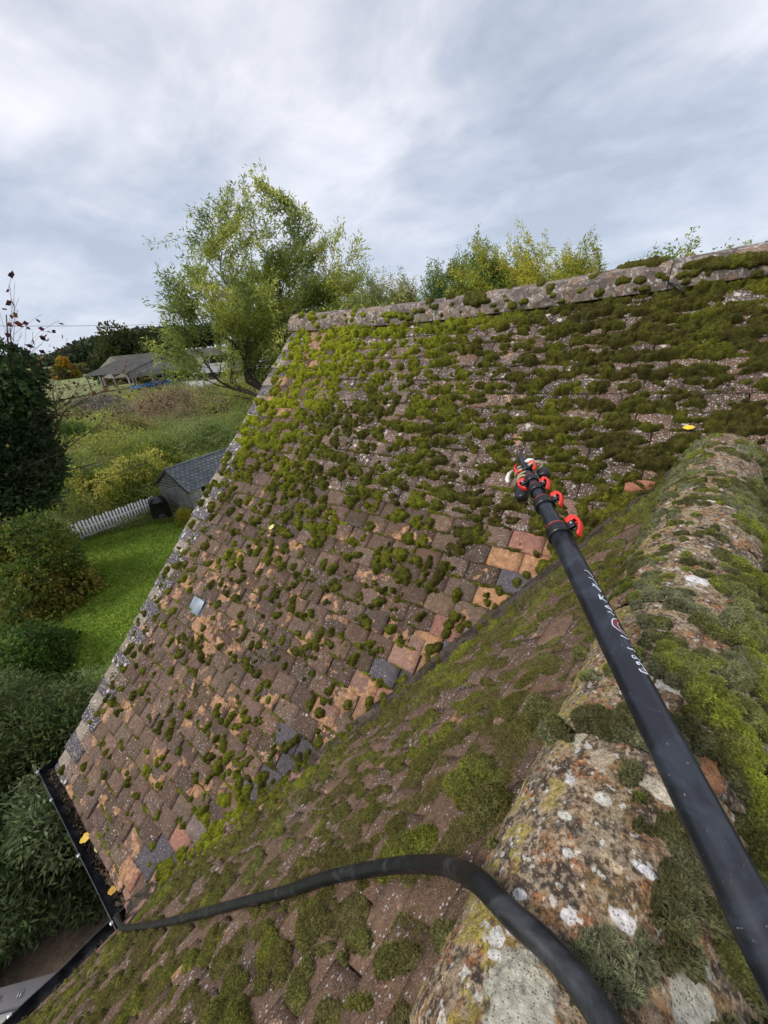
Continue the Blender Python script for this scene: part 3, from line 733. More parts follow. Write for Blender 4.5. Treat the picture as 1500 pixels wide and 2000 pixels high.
def col_moss_wing(t, s, tn, lumps, H):
    bright = np.clip((NZ[5](t, s, .16, 3)-.42)*1.9+(tn-.4)*.6, 0, 1)
    c = lerp(np.array((.130, .122, .032)), np.array((.25, .275, .030)), bright[..., None]*.8)
    br = np.clip((NZ[6](t, s, .10, 3)-.45)*2.4, 0, 1); c = lerp(c, np.array((.10, .078, .036)), br[..., None]*.7)
    gr = np.clip((NZ[7](t, s, .2, 3)-.52)*4, 0, 1); c = lerp(c, GREY, gr[..., None]*.5)
    c = lerp(c, lerp(np.array((.165, .105, .050)), np.array((.155, .145, .060)), NZ[0](t, s, .03, 3)[..., None]), (sstep(.0075, .005, H)*.75)[..., None])
    return c*(.55+.9*lumps)[..., None]  # shade in hollows and light on lumps painted into the tone
def clip_wing(t, s):
    P = t[..., None]*W+(s*cb)[..., None]*Nn; return (s*sb-P[..., 1]*ta) > -.10
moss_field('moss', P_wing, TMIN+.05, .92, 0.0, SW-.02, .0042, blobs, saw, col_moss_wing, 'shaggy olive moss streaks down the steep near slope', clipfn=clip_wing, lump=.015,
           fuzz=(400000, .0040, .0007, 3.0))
# ridge of the wing: moss in a wrapped frame
def P_ridge(t, v, h):
    th = v/RR; rr = RR+.003+h
    return WR0+t[..., None]*W+(rr*np.sin(th))[..., None]*Nn+(rr*np.cos(th))[..., None]*ZUP
r = np.random.RandomState(23); blobs = []
for i in range(3200):
    t = r.uniform(-2.25, .85); v = r.uniform(-.21, .22)
    q = float(NZ[6](np.array(t), np.array(v), .10, 3))
    farm = sstep(-.55, -.95, t); d = (.05+.62*farm*sstep(.40, .58, q)+sstep(.05, .14, v)*.6*sstep(.38, .54, q))
    if t > -.64 and v < .06: d *= .04
    elif t > -.9 and v < .0: d *= .35
    if r.rand() < d:
        s_ = r.uniform(.0045, .0125)*(1+.5*(v > .04)); blobs.append((t, v, s_*r.uniform(.7, 1.1), s_*r.uniform(1.1, 1.9), r.uniform(.005, .011)*(1+.5*(v > .04)), r.uniform(-.3, .3), r.rand()**1.7))
NEARB = [(-.655, -.062, .018, .030, .018, .1), (-.632, -.108, .014, .022, .020, .35), (-.665, -.02, .028, .030, .020, .05), (-.68, .02, .03, .02, .016, .1), (-.590, -.016, .014, .015, .013, .0), (-.56, .021, .016, .010, .011, .2),
         (-.52, .036, .030, .014, .012, .2), (-.49, .045, .030, .014, .012, .1), (-.55, .045, .035, .012, .012, .15), (-.50, .028, .02, .010, .010, .05), (-.423, .003, .018, .013, .010, .05), (-.40, -.008, .024, .014, .009, .0), (-.437, .019, .015, .009, .012, .12),
         (-.452, .033, .015, .008, .012, .15), (-.468, .052, .012, .006, .010, .35), (-.478, .022, .010, .005, .008, .0), (-.574, -.002, .005, .006, .006, .5), (-.545, .004, .009, .008, .007, .1), (-.44, .085, .03, .015, .012, .1), (-.40, .10, .03, .015, .012, .15), (-.37, .02, .012, .012, .008, .2),
         (-.81, .0, .028, .028, .018, .85), (-.79, .025, .025, .025, .020, .95), (-.766, .045, .026, .024, .022, .9), (-.74, .068, .03, .024, .022, .95), (-.72, .085, .02, .02, .018, .6), (-.665, .104, .026, .022, .020, .85), (-.635, .098, .018, .016, .018, 1.), (-.60, .112, .026, .018, .016, .8),
         (-.55, .125, .04, .02, .016, .5), (-.48, .135, .04, .02, .018, .3), (-.93, .04, .018, .03, .013, .6), (-.96, .0, .012, .035, .010, .3), (-1.0, .075, .04, .024, .020, .7), (-.90, .095, .04, .024, .020, .85), (-1.1, .08, .04, .024, .020, .5), (-.90, -.03, .010, .030, .010, .3), (-.86, -.015, .010, .028, .010, .4),
         (-.99, -.04, .014, .04, .012, .35), (-1.03, -.07, .014, .03, .012, .5), (-.84, .07, .03, .022, .018, .5)]
for (t, v, ru, rv, hh, tn) in NEARB:
    for q in range(6):
        f_ = r.uniform(.34, .64); blobs.append((t+r.uniform(-.75, .75)*ru, v+r.uniform(-.75, .75)*rv, ru*f_, rv*f_, hh*r.uniform(.75, 1.1), r.uniform(-.5, .5), tn*r.uniform(.25, 1.05)))
def col_moss_ridge(t, v, tn, lumps, H):
    bright = np.clip(tn*.9-.1+(NZ[5](t, v, .1, 3)-.5)*.8, 0, 1)
    c = lerp(np.array((.105, .100, .042)), np.array((.25, .29, .03)), bright[..., None])
    gr = np.clip((NZ[7](t, v, .07, 3)-.42)*4, 0, 1)*(.35+.65*sstep(.6, .1, tn)); c = lerp(c, np.array((.27, .285, .17)), gr[..., None]*.7)
    return c*(.55+.9*lumps)[..., None]  # colour follows the lumps, painting shaded hollows and lit tops
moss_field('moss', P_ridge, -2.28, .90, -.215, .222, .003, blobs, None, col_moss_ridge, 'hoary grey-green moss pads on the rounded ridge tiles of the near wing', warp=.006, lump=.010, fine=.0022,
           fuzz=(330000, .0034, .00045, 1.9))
# right-hand slope of the wing
r = np.random.RandomState(24); blobs = []
for i in range(2200):
    t = r.uniform(-2.3, .6); s = r.uniform(1.5, SW-.05); q = float(NZ[4](np.array(t), np.array(s), .2, 3))
    if r.rand() < .25+sstep(.4, .55, q): z_ = r.uniform(.014, .03); blobs.append((t, s, z_, z_*1.4, r.uniform(.012, .028), 0, r.rand()))
moss_field('moss', P_wingr, -2.4, .7, 1.5, SW-.04, .006, blobs, saw, lambda t, s, tn, l, H: col_moss_ridge(t, s, tn*.6, l, H), 'dark damp moss on the hidden side of the near ridge', fuzz=(60000, .006, .0007, 2.5))
# far ridge moss
def P_far(x, v, h):
    th = v/.122; rr = .122+.003+h; z0 = sag(x, np.full_like(x, LS))
    return RTOP+np.stack([x, -rr*np.sin(th), rr*np.cos(th)+z0], -1)
r = np.random.RandomState(25); blobs = []
for (x, v, a, b, hh, tn) in [(-1.18, .09, .02, .03, .02, .3), (-1.05, .1, .035, .035, .03, .2), (-1.0, .12, .04, .02, .03, .4), (-.55, .07, .02, .02, .018, .7), (-.1, .14, .1, .02, .02, .0), (.15, .06, .02, .03, .022, .5), (.30, .05, .025, .035, .026, .6),
                             (.50, .08, .06, .05, .026, .0), (.56, .12, .06, .04, .03, .0), (.72, .02, .03, .03, .02, .4), (.92, .05, .02, .025, .02, .4), (.98, .1, .02, .02, .02, .2), (1.2, .06, .03, .03, .014, .1), (1.40, .01, .10, .04, .03, .3), (1.47, .04, .06, .04, .03, .1), (1.75, .12, .12, .03, .03, .1), (1.86, .13, .08, .03, .03, .3)]:
    for q in range(7): f_ = r.uniform(.45, .8); blobs.append((x+r.uniform(-.7, .7)*a, v+r.uniform(-.6, .6)*b, a*f_, b*f_, hh*r.uniform(.7, 1.1), 0, tn))
for i in range(60): q = r.uniform(.008, .02); blobs.append((r.uniform(-1.3, 2.2), r.uniform(.11, .19), q*1.5, q, q*.9, 0, r.rand()*.5))
moss_field('moss', P_far, XG, 2.3, -.10, .20, .005, blobs, None, lambda x, v, tn, l, H: col_moss_main(x-.4, np.full_like(x, 3.0), tn*.6, l, H), 'small brown and green moss tufts on the high ridge tiles')

# ------------------------------------------------------------------ loose bits on the roof
def leaf_obj(name, c, nrm, up, ln, wd, col, label, group=None, curl=.12):
    nrm = unit(nrm); up = unit(np.asarray(up, float)-nrm*(np.asarray(up, float)@nrm)); sd = np.cross(up, nrm)
    V, F = [], []; n = 9
    for i in range(n):
        t = i/(n-1); wv = math.sin(math.pi*min(1, t*1.02))**.7*wd/2*(1+.18*math.sin(i*2.4)); hh = curl*ln*(t-.5)**2*2
        for q in (-1, -.5, 0, .5, 1): V.append(np.asarray(c)+up*(t-.5)*ln+sd*wv*q+nrm*(hh+abs(q)*wv*.25+.002))
    for i in range(n-1):
        for j in range(4): F.append((i*5+j, i*5+j+1, i*5+6+j, i*5+5+j))
    mm = plain('fallen leaf', col, .55, 0, .35, 60); mm.use_backface_culling = False
    o = mesh(name, V, F, mm, None, None, True); md = o.modifiers.new('t', 'SOLIDIFY'); md.thickness = .0006; return tag(o, label, 'leaf', group)
gl = lambda x, y_, z: np.array([x, y_, z])
leaf_obj('fallen_leaf', gl(-.66, -.060, -.035), (0.1, -.4, 1), (.3, 1, .1), .085, .05, (.62, .40, .02), 'bright yellow leaf with dark spots lying in the gutter')
leaf_obj('fallen_leaf', gl(-.545, -.04, -.02), (0.3, -.3, 1), (.8, -.5, .1), .07, .028, (.50, .52, .16), 'pale green leaf lying in the gutter below the yellow one')
leaf_obj('fallen_leaf', gl(-.27, -.07, -.06), (0.1, -.1, 1), (.3, .5, .1), .05, .04, (.48, .27, .03), 'small brown and yellow leaf near the lower corner of the gutter')
leaf_obj('fallen_leaf', P_main(np.array(1.76), np.array(3.01), np.array(.03)), NM, (1, .2, 0), .045, .022, (.80, .50, .03), 'small golden leaf on the tiles above the near ridge')
leaf_obj('fallen_leaf', P_main(np.array(-.35), np.array(2.03), np.array(.045)), NM, (1, .8, .6), .055, .03, (.60, .58, .22), 'pale yellow leaf caught in moss near the middle of the slope')
# lead slip patch
mb = MB(); mb.bevbox(P_main(np.array(-.725), np.array(1.345), np.array(.0235)), (np.array([1., 0, 0]), unit(pm(0, 1)-pm(0, 0)), NM), (.066, .052, .0035), .0015)
mb.build('repair_plate', plain('weathered lead', (.22, .26, .30), .5, .2, .35, 25), roof)['label'] = 'smooth grey lead patch between the tiles'
c = P_main(np.array(1.635), np.array(2.70), np.array(.045)); fx = unit((1, .1, .22)); fy = unit(np.cross(NM+np.array([-.2, -.3, .2]), fx)); fz = np.cross(fx, fy)
poly = [(-.055, -.022), (-.03, -.027), (.0, -.021), (.03, -.025), (.052, -.012), (.056, .012), (.02, .022), (-.02, .027), (-.05, .014)]
V = [c+fx*a+fy*b_+fz*h_ for h_ in (.006, -.006) for a, b_ in poly]; nP = len(poly)
o = mesh('tile_fragment', V, [tuple(range(nP)), tuple(range(2*nP-1, nP-1, -1))]+[(i, nP+i, nP+(i+1) % nP, (i+1) % nP) for i in range(nP)], plain('broken tile', (.36, .15, .09), .9, 0, .5, 90, .8))
tag(o, 'broken reddish tile fragment resting in the mossy valley', 'tile fragment')
mb = MB(); p = P_main(np.array(1.50), np.array(LS-.03), np.array(.06)); mb.tube([p, p+np.array([.10, -.09, -.045])*.8, p+np.array([.17, -.16, -.10])*.8], .005, 8)
mb.build('lead_peg', M_BLACK, roof, True)['label'] = 'thin black rod poking out under the ridge tile'

# ------------------------------------------------------------------ the hose
HR = .0112
def surf_depth(px, py):
    """nearest roof surface along a sight line: rounded ridge tiles or the wing slope, lifted by the hose radius"""
    d = ray(px, py); best = 9.
    o = CAM-WR0; dp = d-W*(d@W); op = o-W*(o@W); a_ = dp@dp; b_ = 2*dp@op; c_ = op@op-(RR+HR+.006)**2; disc = b_*b_-4*a_*c_
    if disc > 0: best = (-b_-math.sqrt(disc))/(2*a_)
    den = d@NW; t_ = (.040-CAM@NW)/den
    if t_ > 0: best = min(best, t_)
    return best
hpx = curve_pts([(x, y, 0) for x, y in [(1262, 2100), (1180, 1992), (1120, 1905), (1060, 1840), (1000, 1788), (935, 1722), (872, 1692), (805, 1688), (740, 1695), (640, 1714), (560, 1741), (460, 1766), (380, 1788), (300, 1806), (240, 1812)]], 4)
dep = np.array([surf_depth(p[0], p[1]) for p in hpx])
for _ in range(14): dep[1:-1] = np.minimum(dep[1:-1], (dep[:-2]+dep[2:])/2)
hp = [at_depth(p[0], p[1], q_) for p, q_ in zip(hpx, dep)][::2]
hp.append(hp[-1]+np.array([-.16, -.01, -.15])); hp.append(hp[-1]+np.array([-.05, 0, -.6])); hp.append(hp[-1]+np.array([.02, .05, -3.55]))
hose = MB().tube(curve_pts(hp, 5), HR, 18)
def hose_mat():
    m, t, b = new_mat('black rubber hose'); g = G(t)
    c = g.mix(g.rng(g.noise(22, 5, .65, 1), .52, .72), (.006, .007, .009, 1), (.040, .043, .050, 1))
    g.link(c, b.inputs['Base Color']); g.put(b.inputs['Roughness'], g.rng(g.noise(40, 4), .3, .7, .32, .6)); g.link(g.bump(g.noise(60, 3), .25, .003), b.inputs['Normal']); return m
M_HOSE = hose_mat()
tag(hose.build('hose', M_HOSE, None, True), 'black rubber hose trailing over the near ridge down to the gutter', 'hose')

# ------------------------------------------------------------------ telescopic pole
PD = .034
def pole_pt(y):
    x = 1184+(y-1224)*.508; inv = (1.05+.0020*(y-1062))*(.050/PD); return at_depth(x, y, 1/inv)
pA, pB = pole_pt(1700), pole_pt(1062)
AX = unit(pA-pB)                     # towards the worker
def axp(y):                          # point on the straight axis seen at picture height y
    q = pole_pt(y); return pB+AX*((q-pB)@AX)
tt = lambda y: float((axp(y)-pB)@AX)
toC = CAM-pB; S0 = unit(toC-AX*(toC@AX)); S1 = np.cross(AX, S0)
if S1@_R < 0: S1 = -S1               # S1 points to the right of the lens, S0 towards the lens
def pol(t, r, phi, lift=0): return pB+AX*t+(S0*math.cos(phi)+S1*math.sin(phi))*(r+lift)
pole = empty('telescopic_pole', pB+AX*(tt(1700)), 'black telescopic cleaning pole with red clamps reaching over the roof', 'pole')
def pole_mat():
    m, t, b = new_mat('scuffed carbon'); g = G(t)
    c = g.mix(g.rng(g.noise(18, 6, .65, 1.2), .5, .72), (.006, .008, .014, 1), (.030, .037, .055, 1))
    c = g.mix(g.rng(g.noise(300, 2), .70, .76, 0, .5), c, (.3, .3, .3, 1))
    g.link(c, b.inputs['Base Color']); g.put(b.inputs['Roughness'], g.rng(g.noise(26, 5, .6, 1), .3, .7, .26, .46)); b.inputs['Specular IOR Level'].default_value = .6
    return m
M_POLE = pole_mat()
secs = [(1035, 1900, PD/2), (985, 1035, .0145), (950, 985, .0118), (925, 950, .0092), (893, 925, .0072)]
t_far = tt(1035)
for i, (ya, yb, rr) in enumerate(secs):
    ta_, tb_ = tt(ya), tt(yb)
    if i == 0: tb_ = tt(1900)+.55
    MB().tube([pB+AX*t for t in np.linspace(ta_, tb_+.01, 12)], rr, 40).build('pole_section', M_POLE, pole, True)
def clampo(y, r, phi, flip=1, scale=1.0):
    t0 = tt(y); L_ = .030*scale
    c = MB()
    pr_ = [(0, r+.001), (.002, r+.003), (L_*.45, r+.0034), (L_*.5, r+.0022), (L_*.55, r+.0034), (L_, r+.003), (L_+.001, r+.0008)]
    V = []; F = []; K = 36
    for (a, rd) in pr_:
        for j in range(K): V.append(pol(t0+a-L_*.5, rd, 2*math.pi*j/K))
    for i in range(len(pr_)-1):
        for j in range(K): q = (j+1) % K; F.append((i*K+j, i*K+q, i*K+K+q, i*K+K+j))
    c.add(V, F); cl = c.build('clamp', M_BLACK, pole, True)
    # red washer ring
    rg = MB(); rg.tube([pol(t0-L_*.52, r+.0012, a) for a in np.linspace(0, 2*math.pi, 37)], .0011*scale, 6); rg.build('washer', M_RED, cl, True)
    # lugs with bolt
    d = S0*math.cos(phi)+S1*math.sin(phi); e = np.cross(AX, d); c0 = pB+AX*t0+d*(r+.008*scale)
    lg = MB()
    for k in (-1, 1): lg.bevbox(c0+e*k*.0045*scale+d*.001, (AX, d, e), (.011*scale, .0085*scale, .0022*scale), .001)
    lg.build('lug', M_BLACK, cl)
    bt = MB(); bt.tube([c0+d*.003-e*.010*scale, c0+d*.003+e*.010*scale], .0026*scale, 10); bt.build('bolt', M_GREYMETAL, cl, True)
    # bent red lever: two cheeks and a rounded back
    lv = MB(); s_ = scale*1.05
    path = [(-.016, .006), (-.019, .014), (-.012, .020), (0, .0225), (.012, .0215), (.024, .016), (.036, .008)]
    pts = [c0-d*.004+AX*(a*s_*flip)+d*(b*s_) for a, b in path]
    n = len(pts); tang = [unit(pts[min(i+1, n-1)]-pts[max(i-1, 0)]) for i in range(n)]
    V = []; F = []
    for i, p in enumerate(pts):
        nn = np.cross(tang[i], e); th = .0026*s_*(1.25 if 0 < i < 4 else .9); wd = .0075*s_*(1 if i < 5 else .85)
        for a, b in ((-1, -.7), (-.8, -1), (.8, -1), (1, -.7), (1, .7), (.8, 1), (-.8, 1), (-1, .7)): V.append(p+e*wd*a+nn*th*b)
    for i in range(n-1):
        for j in range(8): q = (j+1) % 8; F.append((i*8+j, i*8+q, i*8+8+q, i*8+8+j))
    F.append(tuple(range(7, -1, -1))); F.append(tuple((n-1)*8+j for j in range(8)))
    lv.add(V, F)
    for k in (-1, 1): lv.bevbox(pts[1]*.5+pts[0]*.5+e*k*.0062*s_+AX*.002, (AX, d, e), (.008*s_, .009*s_, .0016*s_), .0008)
    lv.build('lever', M_RED, cl)
clampo(1042, PD/2, 1.35, 1, .82); clampo(986, .0160, 1.45, 1, .72); clampo(957, .0128, 1.2, 1, .68)
clampo(938, .0105, -1.5, 1, .70); clampo(918, .0088, 1.2, 1, .6); clampo(914, .0088, -1.3, -1, .62)
# printed marks wrapping round the pole: strokes taken as (picture x, y)
def on_pole(px, py):
    d = unit(ray(px, py)); o = CAM-pB; dp = d-AX*(d@AX); op = o-AX*(o@AX); a = dp@dp; b = 2*dp@op; c = op@op-(PD/2+.0004)**2; disc = b*b-4*a*c
    if disc < 0: disc = 0
    return CAM+d*((-b-math.sqrt(disc))/(2*a))
def stroke(mbx, pts, wpx):
    P = [on_pole(*p) for p in pts]
    if len(P) == 2: P = [P[0], on_pole((pts[0][0]+pts[1][0])/2, (pts[0][1]+pts[1][1])/2), P[1]]
    for i in range(len(P)-1):
        a, b = P[i], P[i+1]; t = b-a
        if np.linalg.norm(t) < 1e-5: continue
        t = unit(t); m = (a+b)/2-pB; nr = unit(m-AX*(m@AX)); sd = np.cross(t, nr)*wpx*.00036
        e = t*wpx*.00018
        mbx.add([a-e-sd, a-e+sd, b+e+sd, b+e-sd], [(0, 1, 2, 3)])
o6 = lambda x, y: (1100+x/6, 1100+y/6); o12 = lambda x, y: (1180+x/12.5, 1180+y/12.5); MP = plain('white print', (.62, .66, .72), .5, 0, .1)
for pts, wp in [([o6(250, 80), o6(285, 90), o6(320, 125), o6(350, 165)], 1.6), ([o6(298, 165), o6(340, 180), o6(375, 215), o6(395, 250)], 1.8),
                ([o6(345, 240), o6(385, 275), o6(440, 330)], 2.6), ([o6(365, 245), o6(350, 265)], 2), ([o6(385, 250), o6(440, 320)], 1.4),
                ([o6(420, 370), o6(440, 420)], 3.0), ([o6(440, 420), o6(470, 385)], 1.8), ([o6(450, 410), o6(512, 455)], 2.4),
                ([o6(490, 505), o6(530, 500), o6(560, 540)], 2.2), ([o6(500, 510), o6(550, 535), o6(575, 560)], 2.4), ([o6(525, 566), o6(560, 575), o6(595, 610)], 2.2),
                ([o12(410, 765), o12(470, 790), o12(590, 855)], 2.4), ([o12(640, 965), o12(700, 1040)], 1.0), ([o12(575, 1065), o12(640, 1090), o12(700, 1105), o12(760, 1160)], 2.4),
                ([o12(700, 1245), o12(680, 1265), o12(700, 1300), o12(740, 1325), o12(790, 1310), o12(780, 1285)], 1.8), ([o12(740, 1250), o12(750, 1275)], 1.4), ([o12(790, 1310), o12(880, 1380)], 2.0),
                ([o12(800, 1420), o12(810, 1455), o12(860, 1465)], 3.0), ([o12(800, 1415), o12(860, 1415), o12(930, 1490), o12(1000, 1600), o12(1060, 1700)], 2.6), ([o12(860, 1585), o12(910, 1640), o12(1060, 1700)], 3.0), ([o12(920, 1560), o12(990, 1620)], 2.0)]:
    mk = MB(); stroke(mk, pts, wp); mk.build('letter', MP, pole)
mk = MB()
stroke(mk, [o12(300, 360), o12(230, 350), o12(190, 400), o12(205, 500), o12(260, 560), o12(400, 660), o12(550, 770)], 1.7)
stroke(mk, [o12(360, 455), o12(320, 450), o12(325, 500), o12(380, 580), o12(500, 700)], 1.1)
mk.build('logo_outline', MP, pole)
mk = MB(); stroke(mk, [o12(300, 380), o12(260, 400), o12(255, 470), o12(300, 560), o12(400, 640), o12(500, 720)], 3.0); stroke(mk, [o12(300, 400), o12(290, 450)], 4)
mk.build('logo_swirl', plain('red print', (.30, .012, .03), .5), pole)
# brush head of hose coils and blocks
t0 = tt(925); hb = MB()
BEIGE = plain('beige hose', (.38, .31, .20), .6, 0, .3, 60); 
q = lambda t, a, b: pB+AX*t+S0*a+S1*b
for k, (dt, b, r0) in enumerate(((-.006, -.010, .014), (-.020, -.012, .015), (-.032, -.010, .014), (.010, -.016, .012))):
    c = q(t0+dt, -.004, b); hb.tube([c+(S1*math.cos(a)+S0*math.sin(a)*.8)*r0+AX*.004*math.sin(a+k) for a in np.linspace(0, 2*math.pi, 25)], .0030, 8)
c = q(t0-.02, -.003, .018); hb.tube([c+(S1*math.cos(a)+S0*math.sin(a)*.8)*.015 for a in np.linspace(0, 2*math.pi, 25)], .0042, 8)
hb.build('hose_coil', BEIGE, pole, True)
wb = MB(); wb.tube([q(t0-.045, 0, -.028), q(t0-.035, .002, -.040), q(t0-.018, 0, -.048), q(t0-.006, -.002, -.048)], [.003, .0045, .005, .004], 12)
wb.tube([q(t0-.052, 0, .0), q(t0-.055, 0, .014), q(t0-.047, 0, .022)], [.005, .0065, .005], 12); wb.build('nozzle', plain('white plastic', (.72, .71, .68), .4), pole, True)
kb = MB(); kb.bevbox(q(t0+.035, -.012, -.028), (unit(AX-.25*S1), S0, unit(S1+.25*AX)), (.034, .010, .013), .003); kb.bevbox(q(t0+.008, -.012, .028), (AX, S0, S1), (.014, .010, .012), .003)
kb.build('brush_head', M_BLACK, pole)

# ------------------------------------------------------------------ plants
def leaf_quads(P, dirs, ln, wd, r):
    """diamond leaves at P pointing along dirs"""
    n = len(P); dirs = unit_rows(dirs); sd = unit_rows(np.cross(dirs, r.randn(n, 3)))
    ln = np.asarray(ln).reshape(-1, 1); wd = np.asarray(wd).reshape(-1, 1)
    return np.stack([P, P+dirs*ln*.45+sd*wd*.5, P+dirs*ln, P+dirs*ln*.45-sd*wd*.5], 1).reshape(-1, 3)
def leaf_mesh(name, P, dirs, ln, wd, cols, r, parent=None, mat=None):
    V = leaf_quads(P, dirs, ln, wd, r); n = len(P)
    return mesh(name, V, np.arange(4*n).reshape(n, 4), mat or M_LEAF, parent, np.repeat(cols, 4, 0))
def pick_cols(pal, wts, n, r, key=None, jit=.25):
    pal = np.array(pal); w_ = np.array(wts, float); w_ /= w_.sum(); cw = np.cumsum(w_)
    x = r.rand(n) if key is None else np.clip(key*.75+r.rand(n)*.25, 0, .999)
    i = np.searchsorted(cw, x); i = np.minimum(i, len(pal)-1)
    return pal[i]*(1+jit*r.randn(n, 1).clip(-1.5, 1.5))*np.array([1, 1, 1])
def grow(r, p, d, ln, rad, lev, maxlev, out_, spread, up, kids, wander=.18):
    n = 7; pts = [p]; q = p.copy(); dd = unit(d)
    for i in range(n):
        dd = unit(dd+r.randn(3)*wander+np.array([0, 0, up])); q = q+dd*ln/n; pts.append(q)
    radii = [rad*(1-.62*i/n) for i in range(n+1)]
    out_.append((pts, radii, lev))
    if lev >= maxlev: return
    k = kids[lev] if lev < len(kids) else 3
    for i in range(k):
        f = (.25 if lev else KSTART)+(.75 if lev else 1-KSTART)*(i+r.rand())/k; j = min(n, max(1, int(f*n)))
        base = pts[j]; t = unit(pts[j]-pts[j-1]); s_ = unit(np.cross(t, r.randn(3)))
        a = spread*r.uniform(.6, 1.25); nd = t*math.cos(a)+s_*math.sin(a)
        grow(r, base, nd, ln*r.uniform(.5, .72), radii[j]*r.uniform(.5, .68), lev+1, maxlev, out_, spread, up, kids, wander)
def tree(name, cat, label, base, height, width, n_leaf, leaf, pal, wts, seed, trunk=.2, maxlev=4, spread=.6, up=.06, kids=(7, 6, 5, 4), group=None, stems=1, bare=.0, first=.45, cluster=.25, mat=None, bark=None, droop=-.3, deep=None, trunk_part='trunk', crown_part='crown', minh=0.0, lean=(0, 0), keyscale=.2, kstart=.35, profile=None):
    global KSTART; KSTART = kstart
    r = np.random.RandomState(seed); br = []
    base = np.asarray(base, float)
    for s_ in range(stems):
        a = r.uniform(0, 6.28); tl = .12 if stems == 1 else r.uniform(.15, .7)
        grow(r, np.array([math.cos(a), math.sin(a), 0])*(.0 if stems == 1 else .03*r.rand()), (math.cos(a)*tl, math.sin(a)*tl, 1), first if stems == 1 else first*r.uniform(.7, 1.1), trunk/height, 0, maxlev, br, spread, up, kids)
    tips = []; 
    for pts, rad, lev in br:
        if lev >= maxlev-1: tips += [(pts[i], unit(pts[i]-pts[i-1])) for i in range(1, len(pts))]
    T = np.array([t[0] for t in tips]); TD = np.array([t[1] for t in tips])
    zmax = np.percentile(T[:, 2], 99.7); cx = (np.percentile(T[:, 0], 2)+np.percentile(T[:, 0], 98))/2; cy = (np.percentile(T[:, 1], 2)+np.percentile(T[:, 1], 98))/2
    wx = max(np.percentile(T[:, 0], 98.5)-np.percentile(T[:, 0], 1.5), np.percentile(T[:, 1], 98.5)-np.percentile(T[:, 1], 1.5))
    sz = height/zmax; sx = width/wx
    zb = np.linspace(0, 1, 13); zf_ = T[:, 2]/zmax
    bcx, bcy, br_ = [], [], []
    for k in range(12):
        m_ = (zf_ >= zb[k]) & (zf_ <= zb[k+1]+.02)
        if m_.sum() < 8: bcx.append(np.nan); bcy.append(np.nan); br_.append(np.nan); continue
        a_, b_ = np.percentile(T[m_, 0], [4, 96]), np.percentile(T[m_, 1], [4, 96]); bcx.append(a_.mean()); bcy.append(b_.mean()); br_.append(max(.04, (a_[1]-a_[0]+b_[1]-b_[0])/4))
    zc_ = (zb[1:]+zb[:-1])/2; okb = ~np.isnan(np.array(br_))
    def tf(p):
        p = np.asarray(p, float); z = p[..., 2]*sz; f = sstep(0, .5*height, z)
        if profile is not None:
            q_ = np.clip(p[..., 2]/zmax, 0, 1.05); it = lambda a: np.interp(q_, zc_[okb], np.array(a)[okb])
            rt_ = np.interp(q_, [a for a, b in profile], [b for a, b in profile])*width/2
            g_ = sstep(.10, .30, q_); k_ = sx*(1-g_)+g_*np.clip(rt_/it(br_), 0, sx*3.0)
            return np.stack([base[0]+(p[..., 0]-it(bcx)*g_)*k_, base[1]+(p[..., 1]-it(bcy)*g_)*k_, base[2]+z], -1)
        return np.stack([base[0]+p[..., 0]*sx-cx*sx*f+lean[0]*z, base[1]+p[..., 1]*sx-cy*sx*f+lean[1]*z, base[2]+z], -1)
    root = empty(name, base, label, cat, group)
    mb = MB()
    for pts, rad, lev in br:
        k = 8 if lev == 0 else (5 if lev == 1 else 3)
        rr = [max(x*height, .004*height/8) for x in rad]
        step = 1 if lev < 3 else 2
        mb.tube([tf(p) for p in pts[::step]]+([tf(pts[-1])] if (len(pts)-1) % step else []), rr[::step]+([rr[-1]] if (len(pts)-1) % step else []), k, cap=False)
    mb.build(trunk_part, bark or M_BARK, root, True)
    if n_leaf:
        i = r.randint(0, len(T), n_leaf)
        cl = np.clip(NZ[1](T[:, 0]*8/cluster*.2+T[:, 2]*3, T[:, 1]*8/cluster*.2, keyscale, 2), 0, 1); ck = cl[i]
        P = tf(T[i])+r.randn(n_leaf, 3)*cluster*.35*np.array([1, 1, .9])
        keep = (r.rand(n_leaf) > bare*(.35+.65*sstep(.45, .95, T[i, 2]/zmax))) & (P[:, 2] > base[2]+minh)
        P = P[keep]; ck = ck[keep]; dirs = (TD[i]*.6)[keep]+r.randn(len(P), 3)*.55+np.array([0, 0, droop])
        key = sstep(.25, .75, ck); cols = pick_cols(pal, wts, len(P), r, key)
        leaf_mesh(crown_part, P, dirs, leaf[0]*r.uniform(.6, 1.3, len(P)), leaf[1]*r.uniform(.7, 1.2, len(P)), np.clip(cols, .005, 1), r, root, mat)
    return root
